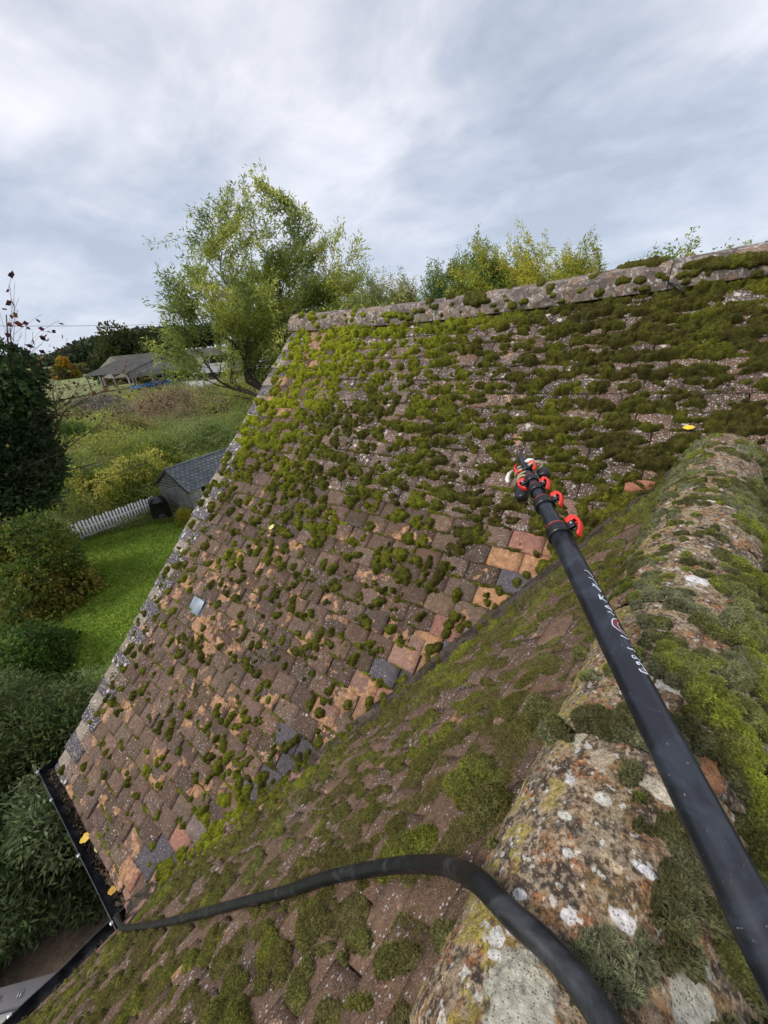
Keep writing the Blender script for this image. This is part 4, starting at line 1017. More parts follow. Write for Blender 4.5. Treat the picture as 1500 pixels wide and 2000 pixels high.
def bush(name, cat, label, base, size, n_leaf, leaf, pal, wts, seed, lumps=14, group=None, droop=0., stem=.02, shell=.55, zlo=0.02, crown='foliage', spiky=0., flat=1.0, lean=(0, 0)):
    """many-lobed shrub: leaves spread through overlapping clumps on branching stems"""
    r = np.random.RandomState(seed); base = np.asarray(base, float); sx, sy, sz = size
    root = empty(name, base, label, cat, group)
    C = []; lumps = int(lumps*1.3)
    while len(C) < lumps:
        p = r.uniform(-1, 1, 3); p[2] = r.uniform(zlo, 1)
        if p[0]**2+p[1]**2+(p[2]*.95)**2 < 1.0: C.append((p, r.uniform(.12, .36)))
    cen = np.array([c[0] for c in C])*np.array([sx/2, sy/2, sz*.85])+base; cen[:, :2] += (cen[:, 2]-base[2])[:, None]*np.array(lean); rad = np.array([c[1] for c in C])*np.mean([sx, sy, sz])*.72
    i = r.randint(0, lumps, n_leaf); i = r.choice(lumps, n_leaf, p=(rad**2)/(rad**2).sum())
    u = unit_rows(r.randn(n_leaf, 3)); rr = r.uniform(shell, 1.05, n_leaf)**(1/2.2)*np.where(r.rand(n_leaf) < .10, r.uniform(1.0, 1.4, n_leaf), 1)
    ragged = .62+.75*NZ[0](u[:, 0]*3+i, u[:, 1]*3+u[:, 2]*2, .8, 3)
    P = cen[i]+u*(rad[i]*rr*ragged)[:, None]*np.array([1, 1, flat])
    m = P[:, 2] > base[2]+.03; P = P[m]; u = u[m]; i = i[m]
    dirs = u*.8+r.randn(len(P), 3)*.7+np.array([0, 0, droop+spiky])
    key = np.clip((np.array([r.rand() for _ in range(lumps)])[i])*.6+.4*NZ[2](P[:, 0]*2+P[:, 2], P[:, 1]*2, .9*np.mean(size)/2, 3), 0, 1)
    cols = pick_cols(pal, wts, len(P), r, sstep(.15, .85, key))
    leaf_mesh(crown, P, dirs, leaf[0]*r.uniform(.55, 1.3, len(P)), leaf[1]*r.uniform(.7, 1.2, len(P)), np.clip(cols, .004, 1), r, root)
    mb = MB()
    for k in range(lumps):
        c = cen[k]; b0 = base+np.array([r.randn()*.08*sx*.3, r.randn()*.08*sy*.3, 0]); mid = (b0+c)/2+r.randn(3)*.06*sz
        P_ = curve_pts([b0, mid, c, c+(c-mid)*.5], 3); mb.tube(P_, list(np.linspace(stem, stem*.25, len(P_))), 5, cap=False)
    mb.build('stem', M_TWIG, root, True)
    return root

GREEN = [(.045, .085, .015), (.075, .125, .02), (.12, .17, .028), (.19, .22, .03), (.30, .28, .035)]
# tall willow
pW = along(540, 31)
tree('willow_tree', 'tree', 'tall spreading willow with narrow yellow-green leaves rising behind the gable', pW, 15.9, 9.8, 125000, (.30, .075),
     [(.16, .21, .06), (.26, .32, .08), (.38, .43, .10), (.50, .54, .13), (.66, .58, .10)], (1.0, 2.0, 2.6, 1.8, .5), 41, trunk=.30, maxlev=4, spread=.52, up=.05, kids=(10, 7, 5, 4), bare=.48, first=.50, cluster=.42, minh=2.0, droop=-.15, kstart=.12, profile=[(.0, .3), (.2, .80), (.35, .98), (.55, 1.0), (.75, .86), (.88, .62), (.96, .40), (1.0, .2)])
for i, (px, dist, h, wd, n, pal, wt, sd, lab, bare) in enumerate([
    (632, 44, 12.4, 3.6, 5000, [(.10, .13, .04), (.17, .20, .06)], (1, 1), 50, 'thin-leaved tree standing just right of the tall willow', .3),
    (705, 60, 14.2, 6.6, 18000, [(.16, .19, .07), (.24, .26, .09)], (1, 1), 51, 'pale loose-leaved tree peeping over the left end of the ridge', .5),
    (765, 62, 14.6, 7.0, 26000, [(.20, .22, .07), (.30, .29, .07)], (1, 1), 52, 'low pale olive tree top above the ridge, right of a paler one', .4),
    (890, 52, 13.9, 6.6, 56000, [(.13, .19, .06), (.20, .26, .08)], (1, 1), 53, 'soft green tree above the ridge on the left of the yellow one', .2),
    (945, 48, 14.3, 6.8, 66000, [(.14, .20, .05), (.22, .27, .06), (.34, .33, .04)], (1.2, 1, .6), 54, 'green and yellow tree in the middle of the clump above the ridge', .3),
    (1000, 46, 13.9, 6.4, 42000, [(.26, .29, .05), (.42, .42, .06), (.55, .44, .05)], (1, 1.3, .5), 55, 'bright yellow autumn tree on the right of the clump above the ridge', .35),
    (1108, 60, 15.0, 4.4, 22000, [(.26, .28, .04), (.36, .34, .05)], (1, 1), 56, 'small yellowish tree top just right of the bright yellow tree', .1),
    (1335, 40, 10.95, 8.0, 34000, [(.14, .22, .05), (.24, .27, .04), (.36, .34, .04)], (1.3, 1, .6), 57, 'light green tree top showing over the high right part of the ridge', .1)]):
    tree('broadleaf_tree', 'tree', lab, along(px, dist), h, wd, n, (.26, .10) if dist < 55 else (.32, .12), [tuple(1.25*q_ for q_ in c_) for c_ in pal], wt, sd, trunk=.28, maxlev=3, spread=.5, up=.08, kids=(12, 9, 6), bare=bare*.4, first=.5, cluster=.45, profile=[(0, .2), (.3, .7), (.5, 1.0), (.7, 1.0), (.85, .98), (.93, .86), (1, .62)], group='trees beyond the ridge')  # palette lifted so distance haze sits in the leaf colours
# tree clothed in ivy, bare red-leaved tree, shrubs by the lawn
DKG = [(.030, .058, .022), (.050, .090, .030), (.08, .135, .042), (.13, .19, .06)]
p1 = along(-225, 21.0)
bush('ivy_clad_tree', 'tree', 'dark green ivy-clad tree filling the left edge behind the shrubs', p1, (2.4, 2.6, 8.9), 60000, (.20, .14), DKG, (2, 2.2, 1.3, .5), 60, lumps=46, stem=.07, shell=.75, crown='crown', lean=(.06, .32), zlo=.28)
RED = [(.10, .022, .030), (.16, .035, .03), (.055, .02, .028), (.17, .09, .03)]
p2 = p1+np.array([-.3, .2, 0])
tree('purple_leaved_tree', 'tree', 'nearly bare tree with a few dark red leaves poking above the ivy', p2, 9.9, 5.6, 1100, (.26, .19), RED, (1, 1, 1.2, .4), 61, trunk=.14, maxlev=3, spread=.55, up=.03, kids=(9, 7, 5), bare=.2, first=.5, cluster=.2, bark=M_TWIG, droop=-.6, minh=7.6, lean=(.06, .42))
p3 = p1+np.array([-.6, .5, 0])
tree('purple_leaved_tree', 'tree', 'low bare branches with rusty red leaves reaching across the field', p3, 7.6, 7.0, 1100, (.17, .12), [(.17, .075, .035), (.12, .06, .03), (.22, .17, .05)], (1.2, 1, .8), 62, trunk=.10, maxlev=3, spread=.6, up=.0, kids=(8, 6, 4), bare=.1, first=.55, cluster=.3, bark=M_TWIG, droop=-.4, minh=4.8, lean=(.06, .62))
bush('apple_tree', 'tree', 'leafy fruit tree turning orange at its tips beside the white fence', gz(105, 1170, GZ), (2.9, 2.9, 3.1), 38000, (.13, .08), [(.07, .11, .022), (.12, .17, .03), (.20, .23, .04), (.32, .26, .05), (.42, .25, .08)], (1.2, 2, 2, 1.1, .6), 63, lumps=40, stem=.04, shell=.5, crown='crown')
bush('flowering_shrub', 'shrub', 'bright green shrub dotted with white flowers at the lawn edge', gz(60, 1330, GZ), (2.5, 2.3, 1.55), 22000, (.10, .065), [(.05, .095, .016), (.085, .15, .025), (.14, .22, .04)], (1, 1.5, 1), 64, lumps=30, stem=.03)
for i, (px, py, sz, n, lab, sd) in enumerate([
    (60, 1500, (2.8, 2.6, 2.4), 15000, 'grey-green buddleia spreading at the far end of the bed', 65),
    (150, 1480, (2.2, 2.0, 2.0), 10000, 'low grey-green buddleia touching the lawn beside the gable', 66),
    (50, 1700, (2.4, 2.2, 2.1), 13000, 'buddleia with shade-darkened leaf colour at the left edge below the gutter end', 67),
    (165, 1690, (1.8, 1.6, 1.7), 9000, 'buddleia with shade in its leaf colour growing right under the gutter end', 68),
    (-40, 1840, (1.5, 1.4, 1.2), 6500, 'low buddleia with shade in its leaf colour above the bare soil by the wall', 69)]):
    bush('buddleia', 'shrub', lab, gz(px, py, GZ), sz, int(n*1.7), (.125, .036), [(.08, .115, .035), (.135, .18, .06), (.20, .25, .095), (.36, .41, .22)] if py < 1600 else [(.055, .083, .030), (.10, .14, .052), (.155, .20, .085), (.29, .35, .20)], (1.3, 2, 1.5, .5), sd, lumps=34, group='buddleias between the wall and the lawn', stem=.022, droop=-.15, shell=.35)  # bushes near the wall take a darker palette, shade put into leaf colour
rg = np.random.RandomState(77); n = 90000
LP = np.array([(-18.9, 2.9), (-17.2, 6.3), (-15.6, 7.4), (-9, 10.5), (-4, 8), (-4.2, 2.2), (-8.6, .4), (-12.5, .9)])
def in_poly(x, y, P, grow_=0):
    c = np.zeros(len(x), bool); j = len(P)-1
    for i in range(len(P)):
        c ^= ((P[i, 1] > y) != (P[j, 1] > y)) & (x < (P[j, 0]-P[i, 0])*(y-P[i, 1])/(P[j, 1]-P[i, 1]+1e-9)+P[i, 0]); j = i
    return c
gx_ = rg.uniform(-19.3, -4, n); gy_ = rg.uniform(0, 10.5, n); wig = (NZ[3](gx_, gy_, 1.0, 3)-.5)*.9
k_ = in_poly(gx_+wig, gy_+wig, LP); gx_, gy_ = gx_[k_], gy_[k_]; n = len(gx_); mot = NZ[1](gx_, gy_, .8, 4)[:, None]; stp = (np.sin((gx_*.45+gy_*.89)*2*math.pi/.9) > 0)[:, None]
gc = lerp(np.array((.085, .155, .012)), np.array((.24, .34, .03)), np.clip(mot*.9+rg.uniform(-.3, .3, (n, 1))+stp*.12, 0, 1))
dG = rg.randn(n, 3)*.5; dG[:, 2] = .9
tag(leaf_mesh('grass', np.stack([gx_, gy_, np.full(n, GZ+.09)], 1), dG, rg.uniform(.04, .09, n), np.full(n, .030), gc, rg), 'short mown grass blades of the lawn with ragged edge', 'grass', kind='stuff')
n = 9000; e_ = rg.randint(0, 8, n); t_ = rg.rand(n)[:, None]; P_ = LP[e_]*(1-t_)+LP[(e_+1) % 8]*t_+rg.randn(n, 2)*.16
dG = rg.randn(n, 3)*.6; dG[:, 2] = 1.2
tag(leaf_mesh('grass', np.column_stack([P_, np.full(n, GZ+.05)]), dG, rg.uniform(.10, .32, n), np.full(n, .03), lerp(np.array((.06, .12, .02)), np.array((.26, .30, .06)), rg.rand(n, 1)), rg), 'longer uncut grass along the edges of the lawn', 'grass', kind='stuff')
# wild flowers, white petals on the lawn edge
rp = np.random.RandomState(5); n = 60
Pp = np.stack([rp.uniform(-12.5, -8.0, n), rp.uniform(.9, 3.4, n), np.full(n, GZ+.12)], 1)
o = leaf_mesh('fallen_petals', Pp, rp.randn(n, 3)*np.array([1, 1, .1]), np.full(n, .05), np.full(n, .04), np.tile((.7, .7, .65), (n, 1)), rp); tag(o, 'tiny white petals scattered on the near lawn', 'petals', kind='stuff')

# thicket and long grass between the garden and the barn
def undergrowth():
    r = np.random.RandomState(70); n = 230000
    az = r.uniform(R_(-84), R_(-22), n); ds = np.exp(r.uniform(math.log(20.5), math.log(88), n))
    x = CAM[0]+np.sin(az)*ds; y = CAM[1]+np.cos(az)*ds
    mound = NZ[0](x, y, 6, 3); tall = sstep(.40, .62, mound)
    hm = (.35+1.9*tall)*sstep(20, 25, ds)*lerp(1, .45, sstep(50, 70, ds))+.2
    ok = (NZ[3](x, y, 60, 2) > .0)
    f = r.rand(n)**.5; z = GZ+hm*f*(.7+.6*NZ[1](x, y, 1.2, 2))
    s_ = .05+.0042*ds
    kind = NZ[2](x, y, 9, 3); k2 = NZ[4](x, y, 14, 3)
    grassy = r.rand(n) < lerp(.15, .65, sstep(.35, .6, kind))
    g1 = np.array((.20, .28, .06)); g2 = np.array((.34, .40, .11)); yl = np.array((.48, .45, .09)); pk = np.array((.36, .28, .17)); dk = np.array((.06, .10, .02)); st = np.array((.40, .36, .19))
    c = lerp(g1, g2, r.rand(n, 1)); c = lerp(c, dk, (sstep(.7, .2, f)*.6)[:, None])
    yz = sstep(.50, .60, k2)*tall; c = np.where((r.rand(n) < yz*.55)[:, None], yl*r.uniform(.7, 1.2, (n, 1)), c)
    gxy = gz(430, 790, GZ); d2 = np.hypot(x-gxy[0], y-gxy[1]); pz = sstep(19, 8, d2)*.7+sstep(.56, .66, kind)*.35
    c = np.where((r.rand(n) < pz)[:, None], pk*r.uniform(.6, 1.15, (n, 1)), c)
    c = np.where((grassy & (r.rand(n) < .36))[:, None], st*r.uniform(.6, 1.1, (n, 1)), c)
    dirs = r.randn(n, 3)*.8; dirs[:, 2] += np.where(grassy, 1.8, .1)
    ln = np.where(grassy, 2.4, 1.0)*s_*r.uniform(.6, 1.3, n); wd = np.where(grassy, .14, .62)*s_
    m = ok
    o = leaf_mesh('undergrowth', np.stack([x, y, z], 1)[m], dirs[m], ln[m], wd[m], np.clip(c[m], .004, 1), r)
    tag(o, 'tangled brambles, nettles and long pale grass between garden and barn', 'undergrowth', kind='stuff')
undergrowth()
# separate bushes one can tell apart in the thicket
HZL = [(.07, .115, .018), (.15, .19, .03), (.28, .29, .05), (.46, .42, .10)]
for i, (px, py, sz, n, pal, wt, lab, sd) in enumerate([
    (245, 985, (4.6, 4.0, 2.5), 15000, HZL, (1, 1.5, 1.3, 1.0), 'yellowing hazel bush right behind the white picket fence', 71),
    (175, 990, (4.0, 3.6, 2.3), 10000, HZL, (1.2, 1.6, 1.0, .5), 'green and yellow bush behind the hidden left end of the fence', 72),
    (300, 925, (5.2, 4.2, 2.0), 14000, HZL, (.9, 1.3, 1.4, 1.1), 'pale yellow speckled bush rising behind the shed gable', 73),
    (400, 880, (6.0, 5.0, 1.5), 12000, [(.11, .16, .05), (.18, .23, .07), (.26, .28, .11)], (1, 1, .7), 'tall dull green weeds behind the shed roof', 74),
    (150, 890, (4.5, 4.5, 2.6), 11000, [(.06, .12, .015), (.10, .17, .025), (.20, .24, .04)], (1, 1.4, .7), 'fresh green bush at the foot of the ivy-clad tree', 75),
    (480, 795, (7, 6, 3.4), 12000, [(.09, .13, .03), (.18, .20, .04), (.28, .27, .06)], (1, 1, .7), 'yellow-green sallow bush at the foot of the tall willow', 76),
    (420, 800, (7, 6, 2.6), 10000, [(.22, .18, .09), (.30, .26, .10), (.16, .17, .05)], (1.2, 1, .8), 'straw-coloured thicket in front of the blue sacks', 77),
    (330, 810, (10, 8, 2.6), 10000, [(.24, .17, .11), (.30, .22, .14), (.17, .16, .07)], (1.2, 1, .8), 'pinkish brown patch of seeding willowherb in the field', 78),
    (240, 860, (6, 6, 1.9), 8000, [(.20, .16, .08), (.30, .25, .09), (.14, .16, .05)], (1, 1, .8), 'low russet weed patch left of centre in the field', 79),
    (210, 812, (14, 5, 1.6), 9000, [(.13, .12, .10), (.19, .16, .14), (.10, .12, .06)], (1, 1, .7), 'greyish seed-headed weeds before the barn posts', 80)]):
    b_ = gz(px, py, GZ); dd = np.linalg.norm(b_-CAM)
    bush('wild_bush', 'bush', lab, b_, sz, n, (.05+.004*dd, .03+.0022*dd), [tuple(1.35*q_ for q_ in c_) for c_ in pal], wt, sd, lumps=26, group='bushes in the overgrown field', stem=.02, spiky=.3)
bush('garden_clump', 'plant', 'tuft of yellowing strap leaves between the shed and the lawn', gz(372, 1022, GZ), (1.5, .8, .55), 1600, (.22, .03), [(.12, .18, .02), (.30, .30, .03), (.40, .36, .04)], (1, 1, .8), 82, lumps=14, spiky=1.2)

# picket fence
fA, fB = gz(140, 1068, GZ), gz(316, 1001, GZ); fd = unit(fB-fA); fn_ = np.cross(fd, ZUP); fl = np.linalg.norm(fB-fA); PH = .95
fence = empty('picket_fence', fA, 'white painted picket fence along the back of the lawn', 'fence')
fmb = MB()
for z in (.22, .60): fmb.box((fA+fB)/2+ZUP*z-fn_*.02, (fd, fn_, ZUP), (fl/2, .012, .03)); 
fmb.build('rail', M_WHITE, fence)
npk = int(fl/.135)
pk0 = None
for i in range(npk):
    c = fA+fd*(.05+i*.135)+ZUP*.02; hh = PH+.03*math.sin(i*1.7); w2 = .040
    a = [c-fd*w2, c+fd*w2, c+fd*w2+ZUP*(hh-.05), c+ZUP*hh, c-fd*w2+ZUP*(hh-.05)]
    V = [p+fn_*.012 for p in a]+[p-fn_*.010 for p in a]
    F = [(0, 1, 2, 3, 4), (9, 8, 7, 6, 5)]+[(j, 5+j, 5+(j+1) % 5, (j+1) % 5) for j in range(5)]
    mesh('picket', V, F, M_WHITE, fence)
# compost bin
cb_ = gz(319, 1013, GZ)+np.array([0, 0, .02])
cbin = empty('compost_bin', cb_, 'black plastic compost bin between the fence and the shed', 'compost bin')
mb = MB(); K = 20; V = []; F = []
prof = [(.46, 0), (.45, .07), (.42, .5), (.38, .88), (.40, .90), (.39, .95), (.29, 1.06), (.28, 1.09), (.0, 1.12)]
for rd, z in prof:
    for j in range(K): V.append(cb_+np.array([rd*math.cos(2*math.pi*j/K), rd*math.sin(2*math.pi*j/K), z]))
for i in range(len(prof)-1):
    for j in range(K): q2 = (j+1) % K; F.append((i*K+j, i*K+q2, i*K+K+q2, i*K+K+j))
mb.add(V, F); mb.build('bin_body', M_BLACK, cbin, True)
dv = unit((CAM-cb_)*np.array([1, 1, 0])); mb = MB(); mb.bevbox(cb_+dv*.45+ZUP*.24, (np.cross(ZUP, dv), ZUP, dv), (.14, .11, .02), .01); mb.build('hatch', plain('dark grey plastic', (.03, .032, .036), .5), cbin)

# shed
s1 = gz(384, 1010, GZ); s2 = gz(322, 993, GZ); vv = unit(s2-s1); ww = np.cross(vv, ZUP)
if ww[1] < 0: ww = -ww
SWd, SLn, SHt, SPk = 2.5, 4.6, 1.42, 2.25
shed = empty('shed', s1, 'weathered grey weatherboard shed with slate roof and open dark front', 'shed')
def board_mat():
    m, t, b = new_mat('weathered boards'); g = G(t); sx_ = g.n('ShaderNodeSeparateXYZ'); g.link(g.co, sx_.inputs[0])
    c = g.mix(g.rng(g.noise(3, 5, .6), .35, .65), (.27, .265, .265, 1), (.50, .49, .475, 1)); c = g.mix(g.rng(g.noise(14, 4), .5, .7, 0, .6), c, (.10, .09, .08, 1))
    g.link(c, b.inputs['Base Color']); b.inputs['Roughness'].default_value = .9; return m
M_BOARD = board_mat()
def lap_wall(p, d, n_, ln, h0, topf, nb, name, parent):
    """lapped boards: horizontal, each tilted out at its foot"""
    m_ = MB()
    for i in range(nb):
        z0 = h0+i*.145; z1 = z0+.155
        if topf is None: a0, a1, b0, b1 = 0, ln, 0, ln
        else:
            a0, a1 = topf(z0); b0, b1 = topf(z1)
            if a1-a0 < .05: break
            if b1 < b0: b0 = b1 = (b0+b1)/2
        P_ = [p+d*a0+ZUP*z0+n_*.022, p+d*a1+ZUP*z0+n_*.022, p+d*b1+ZUP*z1+n_*.004, p+d*b0+ZUP*z1+n_*.004, p+d*a0+ZUP*z0, p+d*a1+ZUP*z0]
        m_.add(P_, [(0, 1, 2, 3), (4, 5, 1, 0)])
    return m_.build(name, M_BOARD, parent)
nG = -ww
def gab(z):
    if z <= SHt: return 0, SWd
    f = (z-SHt)/(SPk-SHt); return f*SWd/2, SWd-f*SWd/2
lap_wall(s1, vv, nG, SWd, .15, gab, 20, 'gable_boards', shed)
m_ = MB(); m_.add([s1+ZUP*0, s1+vv*SWd, s1+vv*SWd+ZUP*SHt, s1+vv*SWd/2+ZUP*SPk, s1+ZUP*SHt], [(0, 1, 2, 3, 4)])
b2 = s1+ww*SLn; m_.add([b2, b2+vv*SWd, b2+vv*SWd+ZUP*SHt, b2+vv*SWd/2+ZUP*SPk, b2+ZUP*SHt], [(0, 1, 2, 3, 4)])
m_.add([s1+vv*SWd, b2+vv*SWd, b2+vv*SWd+ZUP*SHt, s1+vv*SWd+ZUP*SHt], [(0, 1, 2, 3)]); m_.build('back_wall', M_BOARD, shed)
m_ = MB(); m_.box(s1+vv*SWd/2+nG*.035+ZUP*.075, (vv, nG, ZUP), (SWd/2+.02, .035, .075)); m_.build('plinth', plain('stone plinth', (.25, .23, .19), .9), shed)
lap_wall(s1-vv*.0, ww, -vv, .55, .12, None, 9, 'front_boards', shed)
m_ = MB(); m_.box(s1+ww*.58+ZUP*.72, (ww, vv, ZUP), (.04, .04, .70)); m_.box(s1+ww*2.6+ZUP*.72, (ww, vv, ZUP), (.04, .04, .70)); m_.box(s1+ww*SLn/2+ZUP*(SHt-.03)+vv*.02, (ww, vv, ZUP), (SLn/2, .04, .05)); m_.build('post', M_BOARD, shed)
def slate_mat():
    m, t, b = new_mat('slate'); g = G(t)
    c = g.mix(g.rng(g.noise(4, 5, .6), .35, .65), (.085, .105, .115, 1), (.17, .19, .20, 1)); c = g.mix(g.rng(g.noise(9, 4, .6), .55, .7, 0, .6), c, (.15, .17, .10, 1))
    g.link(c, b.inputs['Base Color']); b.inputs['Roughness'].default_value = .5; return m
M_SLATE = slate_mat(); rs = np.random.RandomState(8)
for side_, lab in ((1, 'front'), (-1, 'back')):
    eave = s1-vv*.16+ZUP*(SHt-.08)-ww*.12 if side_ == 1 else s1+vv*(SWd+.16)+ZUP*(SHt-.08)-ww*.12
    rid = s1+vv*SWd/2+ZUP*(SPk+.03)-ww*.12; sl_ = np.linalg.norm(rid-eave); us = unit(rid-eave); nn_ = unit(np.cross(ww, us)); nn_ = nn_ if nn_[2] > 0 else -nn_
    m_ = MB(); nc = 9; gg = sl_/nc; nw_ = 20; tw_ = (SLn+.24)/nw_
    for k in range(nc):
        for j in range(nw_+1):
            a = max(0, (j-.5*(k % 2))*tw_)+.006; bq = min(SLn+.24, (j+1-.5*(k % 2))*tw_)-.006
            if bq-a < .04: continue
            o1 = rs.uniform(0, .006); m_.box(eave+ww*(a+bq)/2+us*(k*gg+gg*.62)+nn_*(.012+o1), (ww, unit(us*1-nn_*.05), nn_), ((bq-a)/2, gg*.62, .005))
    m_.build('roof_slates', M_SLATE, shed)
m_ = MB(); m_.tube([s1+vv*SWd/2+ZUP*(SPk+.06)-ww*.13, s1+vv*SWd/2+ZUP*(SPk+.06)+ww*(SLn+.13)], .06, 8); m_.build('ridge', M_SLATE, shed, True)
m_ = MB()
for e_ in (s1-vv*.17+ZUP*(SHt-.10), s1+vv*(SWd+.17)+ZUP*(SHt-.10)):
    c0 = e_-ww*.13; c1 = s1+vv*SWd/2+ZUP*(SPk+.0)-ww*.13; dq = unit(c1-c0); m_.box((c0+c1)/2, (dq, ww, np.cross(dq, ww)), (np.linalg.norm(c1-c0)/2, .012, .05))
m_.build('bargeboard', plain('dark timber', (.05, .05, .05), .7), shed)
m_ = MB(); rs = np.random.RandomState(4)
for i in range(34):
    c = s1+ww*rs.uniform(.8, 3.6)+vv*rs.uniform(.25, 1.2)+ZUP*rs.uniform(.1, .75); m_.bevbox(c, (unit(rs.randn(3)), vv, ZUP), rs.uniform(.08, .2, 3), .02)
tag(m_.build('stored_clutter', plain('blue grey clutter', (.10, .12, .16), .7, 0, .9, 6), None), 'jumble of pale and bluish items stored inside the open shed', 'clutter', kind='stuff')

# open barn
b0 = gz(262, 772, GZ); LB = np.array((-.946, -.325, 0)); GB = np.array((-.325, .946, 0)); WBn, LBn, HB, PB = 16.0, 11.0, 4.2, 6.3
barn = empty('open_barn', b0, 'open-sided barn with boarded gable and grey sheet roof on posts', 'barn')
M_SHEET = plain('cement sheet', (.055, .052, .048), .9, 0, .3, .6); M_POST = plain('grey posts', (.26, .25, .23), .85, 0, .2, 2)
m_ = MB()
def barn_post(p, h, lab=None):
    k = MB(); k.bevbox(p+ZUP*h/2, (LB, GB, ZUP), (.13, .13, h/2), .02); k.box(p+ZUP*(h-.35)+GB*.4, (unit(GB+ZUP), unit(GB-ZUP), LB), (.6, .07, .07)); k.build('post', M_POST, barn)
for i in range(4): barn_post(b0+LB*LBn*i/3, HB)
for i in range(1, 4): barn_post(b0+GB*WBn*i/3, HB+(.0 if i == 3 else .6))
for i in range(1, 4): barn_post(b0+GB*WBn+LB*LBn*i/3, HB)
f0 = b0-LB*.4; rt = MB()
rd_ = f0+GB*WBn/2+ZUP*PB; e1_ = f0-GB*.4+ZUP*(HB-.12); e2_ = f0+GB*(WBn+.4)+ZUP*(HB-.12); LL = LB*(LBn+.8)
for e_ in (e1_, e2_):
    nw_ = 40; us = rd_-e_; nn_ = unit(np.cross(LB, us)); nn_ = nn_ if nn_[2] > 0 else -nn_
    V = []; F = []
    for j in range(nw_*2+1):
        hh = .05*(j % 2)
        for k in range(5): V.append(e_+LL*j/(nw_*2)+us*k/4+nn_*(hh+.04*math.sin(j*.3+k)))
    for j in range(nw_*2):
        for k in range(4): F.append((j*5+k, j*5+k+1, j*5+6+k, j*5+5+k))
    rt.add(V, F)
rt.build('roof_sheets', M_SHEET, barn)
gb = MB(); nbd = 44; rs = np.random.RandomState(6)
for j in range(nbd):
    a, b_ = j/nbd, (j+.93)/nbd
    top = lambda q: HB-.05+(PB-HB)*(1-abs(q-.5)*2)
    zl = HB-1.15+rs.uniform(-.06, .06)+(.9 if j > nbd*.93 else 0)
    P_ = [b0+GB*WBn*a+ZUP*zl, b0+GB*WBn*b_+ZUP*zl, b0+GB*WBn*b_+ZUP*top(b_), b0+GB*WBn*a+ZUP*top(a)]
    V = [p-LB*(.03+.02*(j % 2)) for p in P_]+[p for p in P_]
    gb.add(V, [(0, 1, 2, 3), (7, 6, 5, 4), (0, 4, 5, 1), (1, 5, 6, 2), (2, 6, 7, 3), (3, 7, 4, 0)])
gb.build('gable_boards', plain('silvered boards', (.33, .315, .30), .9, 0, .35, 1.2), barn)
m_ = MB()
for i in range(3):
    for kk in (0, 1):
        q0 = b0+LB*LBn*i/3+ZUP*(HB if not kk else HB); m_.box(q0+GB*(WBn*.25+kk*WBn*.5)+ZUP*(.45), (unit(GB*WBn/2+ZUP*(PB-HB)*(1-2*kk)), LB, ZUP), (WBn*.26, .1, .12))
m_.build('truss', M_POST, barn)
# blue silage sacks, one heap each side of the rusty frame
rs = np.random.RandomState(12)
M_BLUE = plain('blue sacks', (.06, .22, .50), .5, 0, .7, 1.1)
for i in range(26):
    c = b0+GB*(1.0+9.6*rs.rand())+LB*rs.uniform(.6, 2.6)+ZUP*rs.uniform(.45, 1.55); k = MB()
    V = []; F = []; s3 = rs.uniform(.45, .8, 3)*np.array([1, 1, .7]); nu_, nv_ = 8, 10
    for a in range(nu_+1):
        for b_ in range(nv_):
            th = math.pi*a/nu_; ph = 2*math.pi*b_/nv_; u_ = np.array([math.sin(th)*math.cos(ph), math.sin(th)*math.sin(ph), math.cos(th)])
            V.append(c+u_*s3*(1+.22*math.sin(3*ph+i)+.12*rs.randn()))
    for a in range(nu_):
        for b_ in range(nv_): q2 = (b_+1) % nv_; F.append((a*nv_+b_, a*nv_+q2, a*nv_+nv_+q2, a*nv_+nv_+b_))
    k.add(V, F); tag(k.build('blue_sack', M_BLUE, None), 'crumpled blue plastic sack in the heap under the open barn', 'sack', 'blue sacks heaped under the barn')
fr = MB(); c = b0+GB*7.0-LB*.3
for (a, b_, c1, d1) in [(-1.3, 0, 0, 2.3), (1.3, 0, .3, 2.3), (-.8, .8, 1.0, .8), (-1.3, 0, -.5, 2.3), (-.5, 2.3, .3, 2.3), (-1.2, .1, 1.2, 1.2)]: fr.tube([c+GB*a+ZUP*b_, c+GB*c1+ZUP*d1-LB*.2], .09, 6)
tag(fr.build('rusty_frame', plain('rust', (.30, .12, .05), .9, 0, .3, 3), None), 'orange-brown rusty machine frame among the blue sacks', 'machine frame')
# second barn behind with a long roof
b3 = b0+LB*12+GB*11; bb = empty('long_barn', b3, 'long low barn with a mossy grey roof behind the open barn', 'barn')
m_ = MB(); LW, LG = 9.0, 34.0; h0_, h1_ = 5.0, 7.2
e_a = b3+ZUP*h0_; r_a = b3+LB*LW/2+ZUP*h1_; e_b = b3+LB*LW+ZUP*h0_
m_.add([e_a, e_a+GB*LG, r_a+GB*LG, r_a], [(0, 1, 2, 3)]); m_.add([e_b, r_a, r_a+GB*LG, e_b+GB*LG], [(0, 1, 2, 3)])
m_.build('roof_sheets', plain('mossy cement sheet', (.095, .088, .065), .95, 0, .35, .4), bb)
m_ = MB(); m_.add([b3+ZUP*2.6, b3+LB*LW+ZUP*2.6, e_b-ZUP*.02, r_a-ZUP*.05, e_a-ZUP*.02], [(0, 1, 2, 3, 4)]); m_.build('gable_boards', plain('pale boards', (.24, .23, .19), .9, 0, .3, 1), bb); m_ = MB(); m_.add([b3+GB*LG, b3+LB*LW+GB*LG, e_b+GB*LG-ZUP*.02, r_a+GB*LG-ZUP*.05, e_a+GB*LG-ZUP*.02], [(4, 3, 2, 1, 0)])
m_.build('gable_boards', D.materials['pale boards'], bb)
